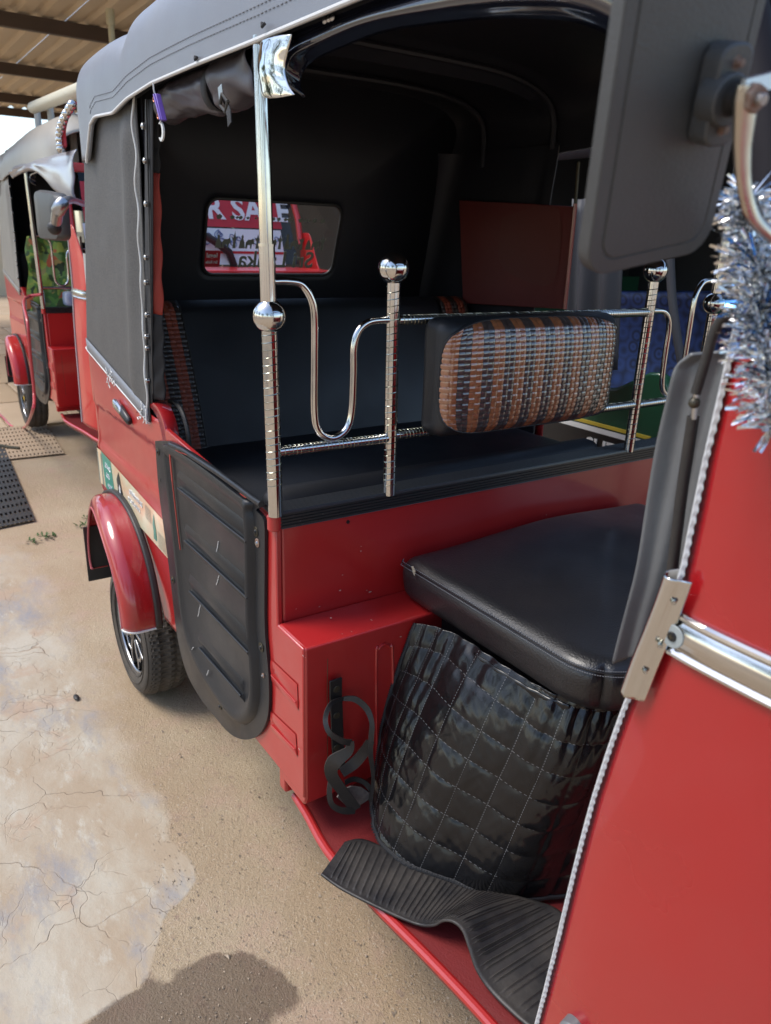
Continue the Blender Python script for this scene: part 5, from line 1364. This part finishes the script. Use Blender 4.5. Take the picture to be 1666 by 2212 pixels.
for i, (xa, xb) in enumerate(((-12.8,-9.9),(-10.1,-7.0),(-7.2,-4.0))):
    for j in range(7):
        o = sheet(-.9+j*PITCH*6, xa, xb, .006*(i % 2)+.003*(j % 2)).build('roof_sheet', sheetm, SH, smooth=0, solid=.0015)
for x in (-4.2,-6.82,-9.1,-11.3,-12.7): MB().box((x-.03,-.9,2.92),(x+.03,6.9,3.03)).build('purlin', steel, SH)
for y in (-.8,6.8): MB().box((-12.8,y-.04,2.78),(-4.0,y+.04,2.915)).build('rafter', steel, SH)
for x, y in ((-12.7,-.8),(-9.1,-.8),(-4.2,-.8),(-12.7,2.6)): MB().box((x-.05,y-.05,0),(x+.05,y+.05,2.78)).build('post', mat('post_paint', (.42,.40,.34), .6), SH)
mb = MB(); c = at(240,55,x=-5.2); mb.cyl(c-Vector((0,0,.5)), c, .022, 10); mb.cyl(c, c+Vector((0,0,.10)), .03, 10)
AN = mb.build('pipe_stub', mat('pipe_cream', (.62,.55,.36), .5), SH)
# walls
brickw = mat('darkening_wall', (.06,.045,.040), .9, var=(1.2,(.09,.07,.06),.3), bump=(30,.5,4))  # dark wall added for the darkness beyond the far side openings
WL = MB().box((-15,3.6,0),(.9,3.8,3.0)).build('added_back_wall', brickw, None, smooth=0); tag(WL, 'dark wall added to darken the openings behind the green rickshaw', 'wall')
BW = thing('garden_wall', 'sunlit cream wall with pierced block openings beyond the far end of the shed', 'wall')
crm = mat('cream_wall', (.66,.58,.42), .8, var=(1,(.55,.46,.32),.3))
MB().box((-17.3,-6,0),(-17.1,8,1.3)).build('wall_base', crm, BW); MB().box((-17.3,-6,2.3),(-17.1,8,2.5)).build('coping', crm, BW)
for k in range(40): MB().box((-17.28,-6+.35*k,1.3),(-17.12,-6+.35*k+.10,2.3)).build('baluster', crm, BW)
MB().box((-17.26,-6,1.75),(-17.14,8,1.85)).build('wall_band', crm, BW)
# paving slabs and mats on the left
PV = bpy.data.objects.new('paving', None); C.objects.link(PV); PV['kind'] = 'structure'
slm = [mat('slab_a', (.50,.37,.23), .85, bump=(60,.6,4), var=(3,(.42,.30,.19),.3)), mat('slab_b', (.55,.42,.28), .85, bump=(60,.6,4), var=(3,(.45,.33,.22),.3))]
random.seed(6); protos = []
for k in range(2): 
    o = MB().box((0,0,0),(.88,.43,.018)).build('slab', slm[k], PV, bevel=.006); protos.append(o)
first = [True, True]
for i in range(9):
    for j in range(8):
        k = random.randrange(2); loc = (-5.6-.90*i+random.uniform(-.01,.01), -2.2+.45*j+(.0 if i % 2 else .2), random.uniform(-.004,.002))
        if first[k]: o = protos[k]; first[k] = False
        else: o = protos[k].copy(); C.objects.link(o)
        o.location = loc; o.rotation_euler = (0,0,random.uniform(-.01,.01))
def perfmat(name, label, px, m, nu, nv, z, hole):
    A, B, D, E_ = [at(*p, z=z) for p in px]; mb = MB()
    P = lambda u, v: A.lerp(B, u).lerp(E_.lerp(D, u), v)
    for i in range(nu):
        for j in range(nv):
            u0, u1, v0, v1 = i/nu, (i+1)/nu, j/nv, (j+1)/nv; ea = (u1-u0)*hole; eb = (v1-v0)*hole
            o_ = [P(u0,v0), P(u1,v0), P(u1,v1), P(u0,v1)]; q = [P(u0+ea,v0+eb), P(u1-ea,v0+eb), P(u1-ea,v1-eb), P(u0+ea,v1-eb)]
            d = [p-Vector((0,0,z-.003)) for p in q]
            mb.add(o_+q+d, [(0,1,5,4),(1,2,6,5),(2,3,7,6),(3,0,4,7),(4,5,9,8),(5,6,10,9),(6,7,11,10),(7,4,8,11)])
    o = mb.build(name, m, None, smooth=0); return tag(o, label, 'mat')
perfmat('perforated_mat', 'black perforated rubber mat lying on the ground at the left edge', [(-260,1000),(8,962),(76,1122),(-250,1190)], M['rubber'], 30, 14, .014, .26)
perfmat('perforated_mat', 'sand coloured perforated mat under the wheel of the far left rickshaw', [(-170,930),(92,902),(139,979),(-160,1010)], mat('sand_mat', (.40,.29,.19), .8), 34, 10, .012, .30)
o = MB().tube([at(-20,958,z=.02), at(20,966,z=.02), at(42,968,z=.02)], .010, 8).build('iron_rod', M['darkm'], None); tag(o, 'short dark rod lying across the sand coloured mat', 'rod')
o = MB().sphere(at(165,1506,z=.006), .012, 12, 8, (1.4,.7,.4)).build('pebble', M['rubber'], None); tag(o, 'small dark pebble on the cracked concrete left of the wheel', 'pebble')
# small green weeds on the bare ground
gw = mat('weed_green', (.05,.10,.02), .7)
random.seed(9); mb = MB()
for px, py in ((205,1125),(180,1135),(95,1160),(110,1158),(190,1118),(70,1170)):
    for k in range(14):
        c = at(px+random.uniform(-14,14), py+random.uniform(-4,4), z=.005); a = random.uniform(0,6.28); L_ = random.uniform(.01,.03); d = Vector((math.cos(a), math.sin(a), .5))*L_; s_ = Vector((-math.sin(a), math.cos(a), 0))*.003
        mb.add([c-s_, c+s_, c+d*.6+s_*1.4, c+d, c+d*.6-s_*1.4], [(0,1,2,3,4)])
o = mb.build('weeds', gw, None, smooth=0); o['kind'] = 'stuff'
# loose grit
random.seed(10); mb = MB()
for k in range(2600):
    p = at(random.uniform(330,1050), random.uniform(1480,2212), z=.002); r_ = random.uniform(.0008,.0022)*(2 if random.random() < .04 else 1)
    v = [p+Vector((random.uniform(-r_,r_), random.uniform(-r_,r_), h)) for h in (0,0,0,r_*1.1)]; v[0].x += r_; v[1].x -= r_; v[2].y += r_
    mb.add(v, [(0,1,3),(1,2,3),(2,0,3)])
o = mb.build('grit', mat('grit', (.46,.36,.26), .9, var=(200,(.22,.17,.13),.3)), None, smooth=0); o['kind'] = 'stuff'

# ------------------------------------------------ trees and house behind the camera, seen only in the chrome
leafm = mat('leaf_green', (.055,.095,.025), .6, var=(3,(.09,.13,.03),.3)); barkm = mat('bark', (.10,.075,.055), .9, bump=(20,1,4))
def tree(name, label, x, y, h, r, seed):
    random.seed(seed); t = thing(name, label, 'tree', (x, y, 0))
    mb = MB(); mb.tube([(0,0,0),(.1,0,h*.4),(0,.1,h*.75)], [.16,.12,.06], 10)
    for k in range(6):
        a = k*1.05; mb.tube([(0.03,0,h*(.4+.04*k)), (r*.6*math.cos(a), r*.6*math.sin(a), h*(.62+.05*k))], [.05,.02], 6)
    mb.build('trunk', barkm, t); mb = MB()
    cl = [Vector((random.gauss(0,.45)*r, random.gauss(0,.45)*r, h*.72+random.gauss(0,.38)*r)) for _ in range(34)]
    for c in cl:
        for k in range(70):
            p = c+Vector((random.gauss(0,1), random.gauss(0,1), random.gauss(0,1)))*r*.17; d = Vector((random.gauss(0,1), random.gauss(0,1), random.gauss(0,.6))).normalized()*.11; s_ = d.cross(Vector((random.random(), random.random(), 1))).normalized()*.045
            mb.add([p-d, p+s_, p+d, p-s_], [(0,1,2,3)])
    o = mb.build('crown', leafm, t, smooth=0); return t
for k, (x, y, h, r, lab) in enumerate(((-8.2,-4.2,3.4,1.6,'bushy tree mirrored in the lower half of the polished pole sleeve'),(-5.5,-7.5,5.5,2.2,'leafy tree mirrored at the far left of the chrome ball on the near corner pole'),(-1.6,-8.0,4.6,1.9,'low leafy tree mirrored left of centre in the chrome balls'),(2.2,-8.5,4.4,1.9,'leafy tree mirrored in the centre of the chrome balls'),(6.6,-6.0,5.0,2.1,'leafy tree mirrored right of the palm in the chrome balls'),(8.5,-1.5,4.8,2.0,'leafy tree mirrored at the far right of the chrome balls'))):
    tree('broadleaf_tree', lab, x, y, h, r, k+1)
random.seed(12); PT = thing('palm_tree', 'palm tree mirrored in the polished pole sleeve', 'tree', (-10.6,-5.0,0))
MB().tube([(0,0,0),(.15,0,2),(.1,.1,4),(.25,.1,6)], [.17,.13,.11,.09], 12).build('trunk', barkm, PT)
for k in range(16):
    a = k*2.4; L_ = 2.3; pts = [Vector((.25+L_*t*math.cos(a), .1+L_*t*math.sin(a), 6+1.1*t-2.2*t*t+.3*math.sin(k))) for t in [i/14 for i in range(15)]]
    mb = MB(); mb.tube(pts, .02, 4); s_ = Vector((-math.sin(a), math.cos(a), 0))
    for i in range(1, 15):
        for sg in (-1, 1):
            p = pts[i]; q = p+s_*sg*.5*(1-i/18)+Vector((0,0,-.28)); w_ = (pts[i]-pts[i-1]).normalized()*.03; mb.add([p-w_, p+w_, q], [(0,1,2)])
    mb.build('frond', leafm, PT, smooth=0)
